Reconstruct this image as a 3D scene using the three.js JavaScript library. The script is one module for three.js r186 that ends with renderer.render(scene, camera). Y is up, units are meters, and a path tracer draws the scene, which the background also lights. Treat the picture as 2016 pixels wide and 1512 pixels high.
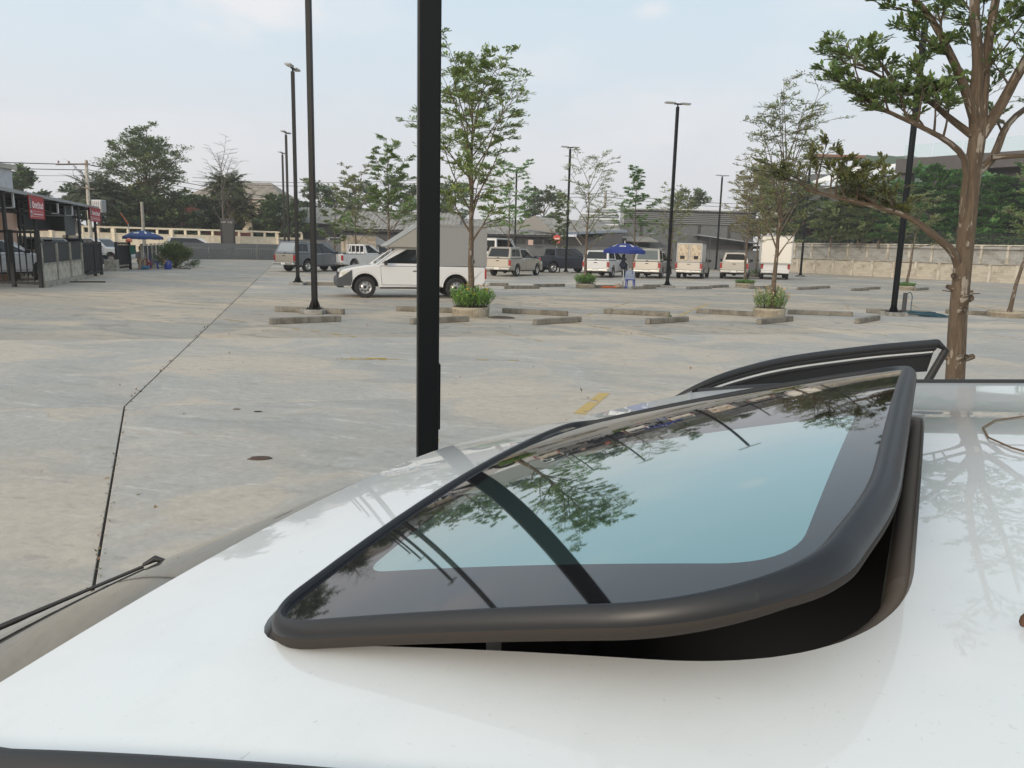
import * as THREE from 'three';
import { mergeGeometries } from 'three/addons/utils/BufferGeometryUtils.js';
import { RoundedBoxGeometry } from 'three/addons/geometries/RoundedBoxGeometry.js';
import { MarchingCubes } from 'three/addons/objects/MarchingCubes.js';

// ---------------------------------------------------------------- camera, sky, sun, exposure
const R = d => d * Math.PI / 180;
const scene = new THREE.Scene();
const camera = new THREE.PerspectiveCamera(53.0, 4 / 3, 0.05, 2000);
camera.rotation.order = 'YXZ';
camera.position.set(0, 1.9, 0);
camera.rotation.set(R(-10.15), 0, R(1.4));
scene.add(camera);

const SUN_AZ = R(-143), SUN_EL = R(13);          // azimuth from straight ahead, to the right positive
const sunDir = new THREE.Vector3(Math.sin(SUN_AZ) * Math.cos(SUN_EL), Math.sin(SUN_EL), -Math.cos(SUN_AZ) * Math.cos(SUN_EL));
const sun = new THREE.DirectionalLight(new THREE.Color().setRGB(1.0, 0.86, 0.70), 1.4);
sun.position.copy(sunDir).multiplyScalar(120);
sun.castShadow = true; sun.shadow.radius = 22;
Object.assign(sun.shadow.camera, { left: -70, right: 70, top: 60, bottom: -40, near: 1, far: 320 });
sun.shadow.mapSize.set(4096, 4096);
scene.add(sun); scene.add(sun.target);

// random numbers and noise
function rng(seed) { let a = seed >>> 0; return () => { a = (a + 0x6D2B79F5) | 0; let t = Math.imul(a ^ (a >>> 15), 1 | a); t = (t + Math.imul(t ^ (t >>> 7), 61 | t)) ^ t; return ((t ^ (t >>> 14)) >>> 0) / 4294967296; }; }
const HT = new Float32Array(65536); { const r = rng(77); for (let i = 0; i < 65536; i++) HT[i] = r(); }
const hash = (x, y) => HT[(x & 255) + ((y & 255) << 8)];
function vn(x, y, px = 256, py = px) {            // tileable value noise, period px, py
  const xi = Math.floor(x), yi = Math.floor(y), fx = x - xi, fy = y - yi, sx = fx * fx * (3 - 2 * fx), sy = fy * fy * (3 - 2 * fy);
  let x0 = xi % px; if (x0 < 0) x0 += px; let x1 = x0 + 1; if (x1 >= px) x1 = 0; let y0 = yi % py; if (y0 < 0) y0 += py; let y1 = y0 + 1; if (y1 >= py) y1 = 0;
  x0 &= 255; x1 &= 255; y0 = (y0 & 255) << 8; y1 = (y1 & 255) << 8;
  const a = HT[x0 + y0], b = HT[x1 + y0], c = HT[x0 + y1], d = HT[x1 + y1];
  return a + (b - a) * sx + (c - a) * sy + (a - b - c + d) * sx * sy;
}
function fbm(x, y, oct = 4, p = 8, q = p) { let s = 0, a = 0.5, t = 0; for (let i = 0; i < oct; i++) { s += a * vn(x + i * 17, y + i * 31, p, q); t += a; a *= 0.5; x *= 2; y *= 2; p = Math.min(256, p * 2); q = Math.min(256, q * 2); } return s / t; }
const sst = (a, b, x) => { x = Math.min(1, Math.max(0, (x - a) / (b - a))); return x * x * (3 - 2 * x); };
const lerp = (a, b, t) => a + (b - a) * t;
const mix3 = (a, b, t) => [lerp(a[0], b[0], t), lerp(a[1], b[1], t), lerp(a[2], b[2], t)];

// the sky: hazy late afternoon air with a few thin clouds
{
  const w = 1280, h = 640, data = new Float32Array(w * h * 4);
  // clouds as azimuth, elevation, half widths (degrees), strength
  const clouds = [[-18, 15.4, 7.5, 2.0, .85], [9.6, 9.4, 6.5, 2.6, .42], [8.9, 15.9, 1.3, .5, .6], [2, 6.8, 9, 2, .22], [27, 36, 8, 2.4, .9], [-38, 27, 14, 4, .6], [-20, 34, 12, 3, .5], [60, 20, 16, 4, .5], [-75, 18, 14, 4, .5], [110, 30, 18, 5, .5], [150, 16, 20, 4, .4], [-120, 24, 18, 5, .4], [5, 62, 25, 8, .4]];
  for (let j = 0; j < h; j++) for (let i = 0; i < w; i++) {
    const th = ((i + .5) / w - .5) * 2 * Math.PI, el = ((j + .5) / h - .5) * Math.PI;
    const x = Math.cos(th) * Math.cos(el), z = Math.sin(th) * Math.cos(el), y = Math.sin(el);
    const e = Math.max(0, y), az = Math.atan2(x, -z) * 180 / Math.PI, ed = el * 180 / Math.PI;
    const t = Math.pow(sst(0, 1, Math.min(1, e / .95)), .55);
    let c = mix3([.665, .665, .685], [.555, .66, .74], sst(.02, .30, e));
    c = mix3(c, [.35, .46, .56], sst(.22, .8, e) * .95);
    const s = x * sunDir.x + y * sunDir.y + z * sunDir.z;
    const g1 = Math.pow(s * .5 + .5, 3.2) * .75, g2 = Math.pow(Math.max(0, s), 14) * .9, side = 0;
    c = [c[0] * (1 + side) + g1 * 1.0 + g2, c[1] * (1 + side) + g1 * .84 + g2 * .82, c[2] * (1 + side * .7) + g1 * .62 + g2 * .58];
    let cl = 0;
    for (const [ca, ce, wa, we, st] of clouds) {
      let da = az - ca; if (da > 180) da -= 360; if (da < -180) da += 360;
      const de = ed - ce; if (Math.abs(da) > wa * 2 || Math.abs(de) > we * 2.2) continue;
      const n = fbm(az * .55 + ce * 3, ed * 1.5 + ca, 6, 256) - .5;
      const q = Math.sqrt((da / wa) ** 2 + (de / (de > 0 ? we * .8 : we * 1.3)) ** 2);
      cl = Math.max(cl, .75 * st * sst(1.25, .1, q + n * 1.1));
    }
    if (y > 0) cl = Math.max(cl, .22 * sst(.5, .75, fbm(az * .09 + 40, ed * .32, 5, 256)));
    c = mix3(c, [.80 + g1 * .5, .765 + g1 * .42, .76 + g1 * .35], cl);
    if (y < 0) c = mix3([.66, .66, .70], [.30, .28, .26], sst(0, .1, -y));
    const o = (j * w + i) * 4; data[o] = c[0]; data[o + 1] = c[1]; data[o + 2] = c[2]; data[o + 3] = 1;
  }
  const tex = new THREE.DataTexture(data, w, h, THREE.RGBAFormat, THREE.FloatType);
  tex.mapping = THREE.EquirectangularReflectionMapping; tex.magFilter = tex.minFilter = THREE.LinearFilter; tex.needsUpdate = true;
  scene.background = tex; scene.environment = tex;
}
scene.fog = new THREE.FogExp2(new THREE.Color().setRGB(.74, .74, .76), .0008);
const renderer = new THREE.WebGLRenderer({ antialias: true });
renderer.toneMapping = THREE.LinearToneMapping;
renderer.toneMappingExposure = 1.2;
renderer.shadowMap.enabled = true;

// ---------------------------------------------------------------- helpers
const counts = {};
const numbered = n => { const k = counts[n] = (counts[n] ?? -1) + 1; return k ? `${n}_${String(k).padStart(3, '0')}` : n; };
const V = (x, y, z) => new THREE.Vector3(x, y, z);
function lin(r, g, b) { return new THREE.Color().setRGB(r, g, b); }
function mat(c, rough = .8, o = {}) { return new THREE.MeshPhysicalMaterial({ color: Array.isArray(c) ? lin(...c) : c, roughness: rough, side: THREE.DoubleSide, ...o }); }
function mesh(name, geo, m, parent) { const o = new THREE.Mesh(geo, m); o.name = name; o.castShadow = o.receiveShadow = true; parent.add(o); return o; }
function thing(name, label, category, [x, y, z] = [0, 0, 0], turn = 0, group) {
  const o = new THREE.Group(); o.name = numbered(name); o.position.set(x, y, z); o.rotation.y = turn; scene.add(o);
  o.userData = { label, category }; if (group) o.userData.group = group; return o;
}
function single(name, label, category, geo, m, pos, turn = 0, group) {
  const o = mesh(numbered(name), geo, m, scene); if (pos) o.position.set(...pos); o.rotation.y = turn;
  o.userData = { label, category }; if (group) o.userData.group = group; return o;
}
function struct(name, geo, m) { const o = geo ? mesh(numbered(name), geo, m, scene) : new THREE.Group(); if (!geo) { o.name = numbered(name); scene.add(o); } o.userData.kind = 'structure'; return o; }
function copyOf(o, pos, turn, label) { const c = o.clone(); c.name = numbered(o.name.replace(/_\d{3}$/, '')); c.position.set(...pos); c.rotation.y = turn; c.userData = { ...o.userData, label }; scene.add(c); return c; }
const ni = g => { const r = g.index ? g.toNonIndexed() : g; for (const k of Object.keys(r.attributes)) if (!['position', 'normal', 'uv', 'color'].includes(k)) r.deleteAttribute(k); return r; };
const M = (...gs) => { gs = gs.flat().map(ni); return gs.length === 1 ? gs[0] : mergeGeometries(gs, false); };
const bx = (w, h, d, x = 0, y = 0, z = 0, rx = 0, ry = 0, rz = 0) => { const g = new THREE.BoxGeometry(w, h, d); if (rx) g.rotateX(rx); if (rz) g.rotateZ(rz); if (ry) g.rotateY(ry); return ni(g.translate(x, y, z)); };
const rb = (w, h, d, r, x = 0, y = 0, z = 0, ry = 0, seg = 2) => { const g = new RoundedBoxGeometry(w, h, d, seg, Math.min(r, w / 2.01, h / 2.01, d / 2.01)); if (ry) g.rotateY(ry); return ni(g.translate(x, y, z)); };
const cy = (rt, rbm, h, x = 0, y = 0, z = 0, seg = 12, ax = 'y') => { const g = new THREE.CylinderGeometry(rt, rbm, h, seg); if (ax === 'x') g.rotateZ(Math.PI / 2); if (ax === 'z') g.rotateX(Math.PI / 2); return ni(g.translate(x, y, z)); };
const sph = (r, x = 0, y = 0, z = 0, sx = 1, sy = 1, sz = 1, n = 10) => ni(new THREE.SphereGeometry(r, n, Math.max(5, n - 2)).scale(sx, sy, sz).translate(x, y, z));
function beam(a, b, w, h = w) {                   // a bar from a to b
  a = V(...a); b = V(...b); const d = b.clone().sub(a), L = d.length(); d.normalize();
  const g = new THREE.BoxGeometry(w, h, L), z = d, up = Math.abs(d.y) > .99 ? V(1, 0, 0) : V(0, 1, 0), x = up.clone().cross(z).normalize(), y = z.clone().cross(x);
  g.applyMatrix4(new THREE.Matrix4().makeBasis(x, y, z)); const c = a.add(b).multiplyScalar(.5); return ni(g.translate(c.x, c.y, c.z));
}
function extr(pts, depth, bev = 0, seg = 1) {     // outline in xy, extruded along z, centred
  const s = pts instanceof THREE.Shape ? pts : new THREE.Shape(pts.map(p => new THREE.Vector2(...p)));
  const g = new THREE.ExtrudeGeometry(s, { depth: depth - 2 * bev, bevelEnabled: bev > 0, bevelSize: bev, bevelThickness: bev, bevelOffset: -bev, bevelSegments: seg, curveSegments: 10 });
  return ni(g.translate(0, 0, -(depth - 2 * bev) / 2));
}
function tube(pts, rad, seg = 6, cap = true) {    // tapered tube along a chain of points
  const P = pts.map(p => p.isVector3 ? p : V(...p)), n = P.length, pos = [], uv = [], idx = [];
  let up = V(0, 1, 0), len = 0; const r = i => Array.isArray(rad) ? rad[Math.min(i, rad.length - 1)] : rad;
  let prevX = null;
  for (let i = 0; i < n; i++) {
    const d = P[Math.min(i + 1, n - 1)].clone().sub(P[Math.max(i - 1, 0)]).normalize();
    let x = prevX ? prevX.clone().sub(d.clone().multiplyScalar(prevX.dot(d))) : (Math.abs(d.y) > .9 ? V(1, 0, 0) : V(0, 1, 0)).cross(d);
    if (x.lengthSq() < 1e-8) x = V(1, 0, 0).cross(d); x.normalize(); prevX = x; const y = d.clone().cross(x);
    if (i) len += P[i].distanceTo(P[i - 1]);
    for (let k = 0; k <= seg; k++) { const a = k / seg * 2 * Math.PI, q = r(i); pos.push(P[i].x + (x.x * Math.cos(a) + y.x * Math.sin(a)) * q, P[i].y + (x.y * Math.cos(a) + y.y * Math.sin(a)) * q, P[i].z + (x.z * Math.cos(a) + y.z * Math.sin(a)) * q); uv.push(k / seg * .6, len); }
  }
  const m = seg + 1; for (let i = 0; i < n - 1; i++) for (let k = 0; k < seg; k++) { const a = i * m + k; idx.push(a, a + m, a + 1, a + 1, a + m, a + m + 1); }
  if (cap) for (const e of [0, n - 1]) { const c = pos.length / 3; pos.push(P[e].x, P[e].y, P[e].z); uv.push(.5, .5); for (let k = 0; k < seg; k++) { const a = e * m + k; e ? idx.push(c, a, a + 1) : idx.push(c, a + 1, a); } }
  const g = new THREE.BufferGeometry(); g.setAttribute('position', new THREE.Float32BufferAttribute(pos, 3)); g.setAttribute('uv', new THREE.Float32BufferAttribute(uv, 2)); g.setIndex(idx); g.computeVertexNormals();
  return ni(g);
}
const smooth = (pts, n) => { const c = new THREE.CatmullRomCurve3(pts.map(p => p.isVector3 ? p : V(...p)), false, 'centripetal'); return c.getPoints(n); };
function poly(quads) {                             // flat faces from corner lists (3 or 4+ corners each)
  const pos = [], uv = []; for (const q of quads) for (let i = 1; i < q.length - 1; i++) for (const p of [q[0], q[i], q[i + 1]]) { pos.push(...(p.isVector3 ? [p.x, p.y, p.z] : p)); uv.push(0, 0); }
  const g = new THREE.BufferGeometry(); g.setAttribute('position', new THREE.Float32BufferAttribute(pos, 3)); g.setAttribute('uv', new THREE.Float32BufferAttribute(uv, 2)); g.computeVertexNormals(); return g;
}
function uvm(g, s = 1, ox = 0, oy = 0) {           // uv in metres by the main direction of each face
  g = ni(g); const p = g.attributes.position, n = g.attributes.normal, u = new Float32Array(p.count * 2);
  for (let i = 0; i < p.count; i++) { const ax = Math.abs(n.getX(i)), ay = Math.abs(n.getY(i)), az = Math.abs(n.getZ(i)); let a, b; if (ay > ax && ay > az) { a = p.getX(i); b = p.getZ(i); } else if (ax > az) { a = p.getZ(i); b = p.getY(i); } else { a = p.getX(i); b = p.getY(i); } u[2 * i] = a / s + ox; u[2 * i + 1] = b / s + oy; }
  g.setAttribute('uv', new THREE.BufferAttribute(u, 2)); return g;
}
const LUT0 = new Uint8Array(4096).map((_, i) => { const x = i / 4095; return 255 * (x <= .0031308 ? 12.92 * x : 1.055 * Math.pow(x, 1 / 2.4) - .055) + .5; });
function texture(n, fn, srgb = true) {             // fn(u, v) gives linear colour, or grey for data maps
  const d = new Uint8Array(n * n * 4), LUT = LUT0;
  for (let j = 0; j < n; j++) for (let i = 0; i < n; i++) { const c = fn(i / n, j / n), o = (j * n + i) * 4, A = Array.isArray(c); for (let k = 0; k < 3; k++) { const v = Math.min(1, Math.max(0, A ? c[k] : c)); d[o + k] = srgb ? LUT[(v * 4095) | 0] : v * 255; } d[o + 3] = 255; }
  const t = new THREE.DataTexture(d, n, n); t.wrapS = t.wrapT = THREE.RepeatWrapping; t.magFilter = THREE.LinearFilter; t.minFilter = THREE.LinearMipmapLinearFilter; t.generateMipmaps = true; if (srgb) t.colorSpace = THREE.SRGBColorSpace; t.needsUpdate = true; return t;
}
function canvasTex(w, h, draw) { const c = document.createElement('canvas'); c.width = w; c.height = h; draw(c.getContext('2d'), w, h); const t = new THREE.CanvasTexture(c); t.colorSpace = THREE.SRGBColorSpace; return t; }
// lot axes: E1 to the right along the parking rows, E2 away along the lane
const E1 = [.9633, -.2683], E2 = [-.2683, -.9633], O0 = [-4.40, -8.56];
const lot = (p, q) => [O0[0] + p * E1[0] + q * E2[0], O0[1] + p * E1[1] + q * E2[1]];

// ---------------------------------------------------------------- surface textures and materials
const concreteTex = texture(2048, (u, v) => {
  const X = u * 24, Y = v * 24;                     // metres
  const wx = fbm(X / 3, Y / 3, 3, 8) - .5, wy = fbm(X / 3 + 5.3, Y / 3 + 1.7, 3, 8) - .5;
  const big = fbm(X / 4 + wx * 1.6, Y / 1.5 + wy * 1.6, 5, 6, 16), med = fbm(X / 1 + wx * 4, Y / .375 + wy * 3, 4, 24, 64), fine = fbm(X * 8, Y * 8, 3, 192), warm = fbm(X / 6 + 3, Y / 3 + 9, 4, 4, 8);
  const ring = Math.abs(fbm(X / 2 + wx * 2.4, Y / 2 + wy * 2.4, 3, 12) - .5);
  let c = mix3([.405, .365, .315], [.55, .468, .372], sst(.32, .62, warm));
  c = mix3(c, [.375, .362, .335], sst(.48, .62, big) * .85);           // grey cement film
  c = mix3(c, [.62, .56, .47], sst(.60, .72, med) * sst(.45, .3, big) * .6);
  c = mix3(c, [.27, .252, .225], sst(.60, .74, med + (fine - .5) * .22) * sst(.4, .6, warm + .1) * .6);   // tyre grime
  c = mix3(c, [.26, .255, .25], sst(.055, .0, ring) * sst(.35, .6, big) * .35);
  const sp = vn(X * 21.33, Y * 21.33, 512 & 255 || 256); const spot = fbm(X * 2.667, Y * 2.667, 2, 64);
  if (spot > .76) c = mix3(c, [.24, .225, .205], sst(.76, .84, spot + (fine - .5) * .1) * .6);
  const k = .86 + .28 * fine + (hash((u * 2048) | 0, (v * 2048) | 0) - .5) * .10 + (sp > .985 ? -.25 : 0);
  return [c[0] * k, c[1] * k, c[2] * k];
});
const concreteNear = texture(2048, (u, v) => {     // 8 m tile for the slabs close by
  const X = u * 8, Y = v * 8, wx = fbm(X / 2, Y / 2, 4, 4) - .5, wy = fbm(X / 2 + 5.3, Y / 2 + 1.7, 4, 4) - .5;
  const warm = fbm(X / 2 + wx * 2.2, Y + wy * 2.2, 5, 4, 8), big = fbm(X / 2 + 7 + wx * 3, Y / 2 + 2 + wy * 3, 5, 4), str = fbm(X * 1.5 + wx * 5, Y * 6 + wy * 4, 4, 12, 48), fine = fbm(X * 16, Y * 16, 3, 128), scr = fbm(X * 2 + wy * 3, Y * 24 + wx * 6, 3, 16, 192), swirl = Math.abs(fbm(X + wx * 4, Y + wy * 4, 4, 8) - .5);
  let c = mix3([.405, .378, .338], [.515, .448, .368], sst(.30, .66, warm));
  c = mix3(c, [.40, .388, .365], sst(.46, .64, big) * .7);
  c = mix3(c, [.56, .54, .50], sst(.035, .008, swirl) * sst(.4, .6, big) * .2);      // pale slurry trails
  c = mix3(c, [.30, .285, .262], sst(.58, .70, str + (fine - .5) * .25) * sst(.62, .42, warm) * .35);
  c = mix3(c, [.62, .58, .52], sst(.66, .74, scr + (fine - .5) * .1) * sst(.5, .35, str) * .5);
  c = mix3(c, [.27, .25, .225], sst(.70, .82, fbm(X * 4 + 9, Y * 10 + 3, 4, 32, 80) + (fine - .5) * .3) * .4);
  const g = hash((u * 2048) | 0, (v * 2048) | 0), sp = vn(X * 32, Y * 32, 256), k = .88 + .22 * fine + (g - .5) * .13 + (sp > .975 ? -.3 : 0);
  return [c[0] * k, c[1] * k, c[2] * k];
});
const concreteBump = texture(1024, (u, v) => .5 * fbm(u * 192, v * 192, 2, 192) + .5 * fbm(u * 24, v * 48, 4, 24, 48), false);
const concreteM = ['#ffffff', '#f3f1ee', '#f6f2ec', '#ecedee'].map(c => mat(new THREE.Color(c), .82, { map: concreteTex, bumpMap: concreteBump, bumpScale: .006 }));
const grainTex = texture(512, (u, v) => { const k = .72 + .42 * fbm(u * 16, v * 16, 5, 16) + .1 * (hash((u * 512) | 0, (v * 512) | 0) - .5); return [k, k * .99, k * .975]; });
const grimeTex = texture(1024, (u, v) => { const a = fbm(u * 8, v * 8, 5, 8), s = fbm(u * 40, v * 4, 4, 40, 4), f = fbm(u * 90, v * 90, 2, 90); let c = mix3([.92, .9, .86], [.52, .49, .43], sst(.45, .75, a) * .8); c = mix3(c, [.4, .37, .32], sst(.58, .8, s) * .6); const k = .85 + .25 * f; return [c[0] * k, c[1] * k, c[2] * k]; });
const blockTex = texture(1024, (u, v) => { // block work seen from far: courses of 0.2 m on a 4 m tile
  const row = Math.floor(v * 20), y = v * 20 - row, x = u * 10 + (row % 2) * .5, c = Math.floor(x), fx = x - c; const j = Math.min(y, 1 - y) < .06 || Math.min(fx, 1 - fx) < .03;
  const k = (.86 + .28 * hash((c % 10) + 3, row + 40)) * (.85 + .3 * fbm(u * 24, v * 24, 4, 24)) * (j ? .78 : 1), st = sst(.5, .8, fbm(u * 5, v * 9, 5, 5, 9)); return mix3([k, k * .99, k * .96], [.55 * k, .52 * k, .45 * k], st * .7); });
const barkTex = texture(512, (u, v) => { const a = fbm(u * 8, v * 3, 5, 8, 3), s = fbm(u * 40, v * 14, 3, 40, 14), l = fbm(u * 12 + 3, v * 7, 4, 12, 7); let c = mix3([.115, .083, .056], [.075, .055, .038], sst(.4, .65, a)); c = mix3(c, [.15, .115, .08], sst(.5, .7, s) * .5); c = mix3(c, [.33, .295, .25], sst(.66, .72, l) * .7); return c; });
const barkBump = texture(512, (u, v) => .6 * fbm(u * 40, v * 20, 3, 40, 20) + .4 * fbm(u * 8, v * 5, 4, 8, 5), false);
const C = {
  conc: mat([.40, .38, .34], .9, { map: grimeTex }), concPale: mat([.58, .55, .49], .9, { map: grimeTex }), concGrey: mat([.33, .33, .32], .9, { map: grimeTex }),
  stop: mat([.235, .222, .195], .93, { map: grimeTex }), block: mat([.36, .36, .35], .93, { map: blockTex }), blockWarm: mat([.46, .42, .35], .93, { map: blockTex }),
  black: mat([.003, .004, .005], .42, { specularIntensity: .4 }), blackMatt: mat([.016, .016, .017], .75), rubber: mat([.022, .022, .023], .55), tyre: mat([.018, .018, .018], .85),
  steel: mat([.42, .42, .42], .35, { metalness: .8 }), chrome: mat([.7, .7, .7], .16, { metalness: 1 }), galv: mat([.36, .37, .38], .5, { metalness: .5 }),
  rearGlass: mat([.012, .013, .015], .08, { specularIntensity: .3 }), glass: mat([.012, .014, .016], .06, { specularIntensity: 1 }), plate: mat([.75, .74, .70], .5), red: mat([.33, .014, .012], .25, { clearcoat: .6 }), lampGlass: mat([.62, .60, .52], .12, { clearcoat: 1 }),
  bark: mat([1, 1, 1], .95, { map: barkTex, bumpMap: barkBump, bumpScale: .012 }), barkFar: mat([.13, .10, .075], .95), barkGrey: mat([.11, .095, .08], .95),
  dirt: mat([.10, .075, .05], 1, { map: grainTex }), asphalt: mat([.085, .087, .09], .92, { map: grainTex }), soilGround: mat([.20, .18, .145], 1, { map: grainTex }),
  greyRoof: mat([.33, .322, .31], .85, { map: grimeTex }), greyWall: mat([.075, .077, .082], .8, { map: grainTex }), greyWall2: mat([.135, .145, .150], .8, { map: grainTex }), darkWall: mat([.05, .048, .047], .8), whiteMetal: mat([.66, .67, .68], .45), band: mat([.19, .195, .198], .5),
  fence: mat([.135, .142, .148], .6, { map: grainTex }), cream: mat([.80, .70, .54], .85, { map: grainTex }), brick: mat([.125, .042, .03], .9, { map: grainTex }), peach: mat([.44, .29, .22], .85, { map: grainTex }),
  signRed: mat([.36, .02, .022], .45), signWhite: mat([.80, .79, .77], .5), blueFab: mat([.012, .03, .20], .75), blueFab2: mat([.02, .05, .17], .8), bluePlastic: mat([.012, .035, .30], .45), paleBlue: mat([.20, .27, .42], .5), orange: mat([.55, .12, .03], .5),
  wood: mat([.20, .10, .055], .7), skin: mat([.28, .15, .10], .6), greenCloth: mat([.02, .14, .10], .8), glassTint: mat([.80, .89, .88], .05, { transmission: .9, thickness: 0 }), hose: mat([.02, .07, .10], .5), yellow: mat([.55, .40, .17], .8),
};
const leafM = (r, g, b, tr = .3) => mat([1, 1, 1], .62, { vertexColors: true, transmission: tr, thickness: 0, userData: {} });
const LEAF = leafM();

// ---------------------------------------------------------------- ground, slabs, joints
const concreteNearM = mat([1, 1, 1], .82, { map: concreteNear, bumpMap: concreteBump, bumpScale: .006 });
function slabGeo(pts, gap, r, tile = 24) {                    // pts: corners (x, z); top at y = 0, edges chamfered
  const n = pts.length, cx = pts.reduce((s, p) => s + p[0], 0) / n, cz = pts.reduce((s, p) => s + p[1], 0) / n;
  const inset = (d) => pts.map((p, i) => { const a = pts[(i + n - 1) % n], b = pts[(i + 1) % n]; const n1 = nrm(a, p), n2 = nrm(p, b); const k = 1 + n1[0] * n2[0] + n1[1] * n2[1]; return [p[0] + (n1[0] + n2[0]) / k * d, p[1] + (n1[1] + n2[1]) / k * d]; });
  let ar = 0; for (let i = 0; i < n; i++) { const a = pts[i], b = pts[(i + 1) % n]; ar += a[0] * b[1] - b[0] * a[1]; } const sg = ar > 0 ? 1 : -1;
  function nrm(a, b) { const dx = b[0] - a[0], dz = b[1] - a[1], L = Math.hypot(dx, dz); return [-dz / L * sg, dx / L * sg]; }
  const A = inset(gap), B = inset(gap + .003), q = [B.map(p => [p[0], 0, p[1]])];
  for (let i = 0; i < n; i++) { const j = (i + 1) % n; q.push([[A[i][0], -.003, A[i][1]], [A[j][0], -.003, A[j][1]], [B[j][0], 0, B[j][1]], [B[i][0], 0, B[i][1]]], [[A[i][0], -.05, A[i][1]], [A[j][0], -.05, A[j][1]], [A[j][0], -.003, A[j][1]], [A[i][0], -.003, A[i][1]]]); }
  const g = poly(q), ps = g.attributes.position, uv = g.attributes.uv, an = E1_ANG + (r() < .5 ? 0 : Math.PI), ca = Math.cos(an), sa = Math.sin(an), ox = r(), oy = r();
  for (let i = 0; i < ps.count; i++) { const x = ps.getX(i), z = ps.getZ(i); uv.setXY(i, (x * ca - z * sa) / tile + ox, (x * sa + z * ca) / tile + oy); }
  const nn = g.attributes.normal; for (let i = 0; i < ps.count; i++) if (nn.getY(i) < 0) nn.setXYZ(i, -nn.getX(i), -nn.getY(i), -nn.getZ(i));
  return g;
}
const E1_ANG = Math.atan2(E1[1], E1[0]);
struct('ground', uvm(poly([[[-400, -.07, 300], [400, -.07, 300], [400, -.07, -700], [-400, -.07, -700]]]), 3), C.soilGround);
struct('street', uvm(poly([[[-120, -.045, 40], [-19.5, -.045, 40], [-21.2, -.045, -44], [-33, -.045, -72], [-60, -.045, -86], [-120, -.045, -86]]]), 4), C.asphalt);
{
  const lotG = struct('parking_lot'), r = rng(5);
  mesh('joint_filler', poly([[[-60, -.014, 30], [60, -.014, 30], [60, -.014, -110], [-60, -.014, -110]].map((p, i) => { const [x, z] = lot(...[[-16, -36], [70, -36], [70, 76], [-30, 76]][i]); return [x, -.016, z]; })]), mat([.055, .047, .038], 1, { map: grainTex }), lotG);
  const add = (pts, gap = .004) => { const w = pts.map(p => lot(...p)), near = Math.min(...pts.map(p => Math.abs(p[1]))) < 5 && Math.abs(pts[0][0]) < 20; mesh('concrete_slab', slabGeo(w, gap, r, near ? 8 : 24), near ? concreteNearM : concreteM[Math.floor(r() * 4)], lotG); };
  // near kinked joint: from (p,q)=(0,0) towards the camera
  const k = q => [-(q) * .163, q];
  const qs = [0, 6.38, 13.4, 20.2, 27, 34, 41, 48, 55, 62, 70], ps = [0, 14.6, 29, 43, 60];
  for (let i = 0; i < qs.length - 1; i++) {
    const a = qs[i], b = qs[i + 1];
    add([[-14.6 + .02 * a, a], [0, a], [0, b], [-14.6 + .02 * b, b]], .0095);
    for (let j = 0; j < ps.length - 1; j++) add([[ps[j], a], [ps[j + 1], a], [ps[j + 1], b], [ps[j], b]], j ? .004 : .008);
  }
  add([[-14.6, -8.4], k(-8.4), [0, 0], [-14.6, 0]], .009); add([k(-8.4), [14.6, -8.4], [14.6, 0], [0, 0]], .009);
  add([[14.6, -8.4], [29, -8.4], [29, 0], [14.6, 0]]); add([[29, -8.4], [50, -8.4], [50, 0], [29, 0]]);
  add([[-14.6, -20], [1.24, -20], [1.24, -8.4], [-14.6, -8.4]]); add([[1.24, -20], [14.6, -20], [14.6, -8.4], [1.24, -8.4]]); add([[14.6, -20], [50, -20], [50, -8.4], [14.6, -8.4]]);
  add([[-14.6, -34], [14.6, -34], [14.6, -20], [-14.6, -20]]); add([[14.6, -34], [50, -34], [50, -20], [14.6, -20]]);
}
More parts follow.
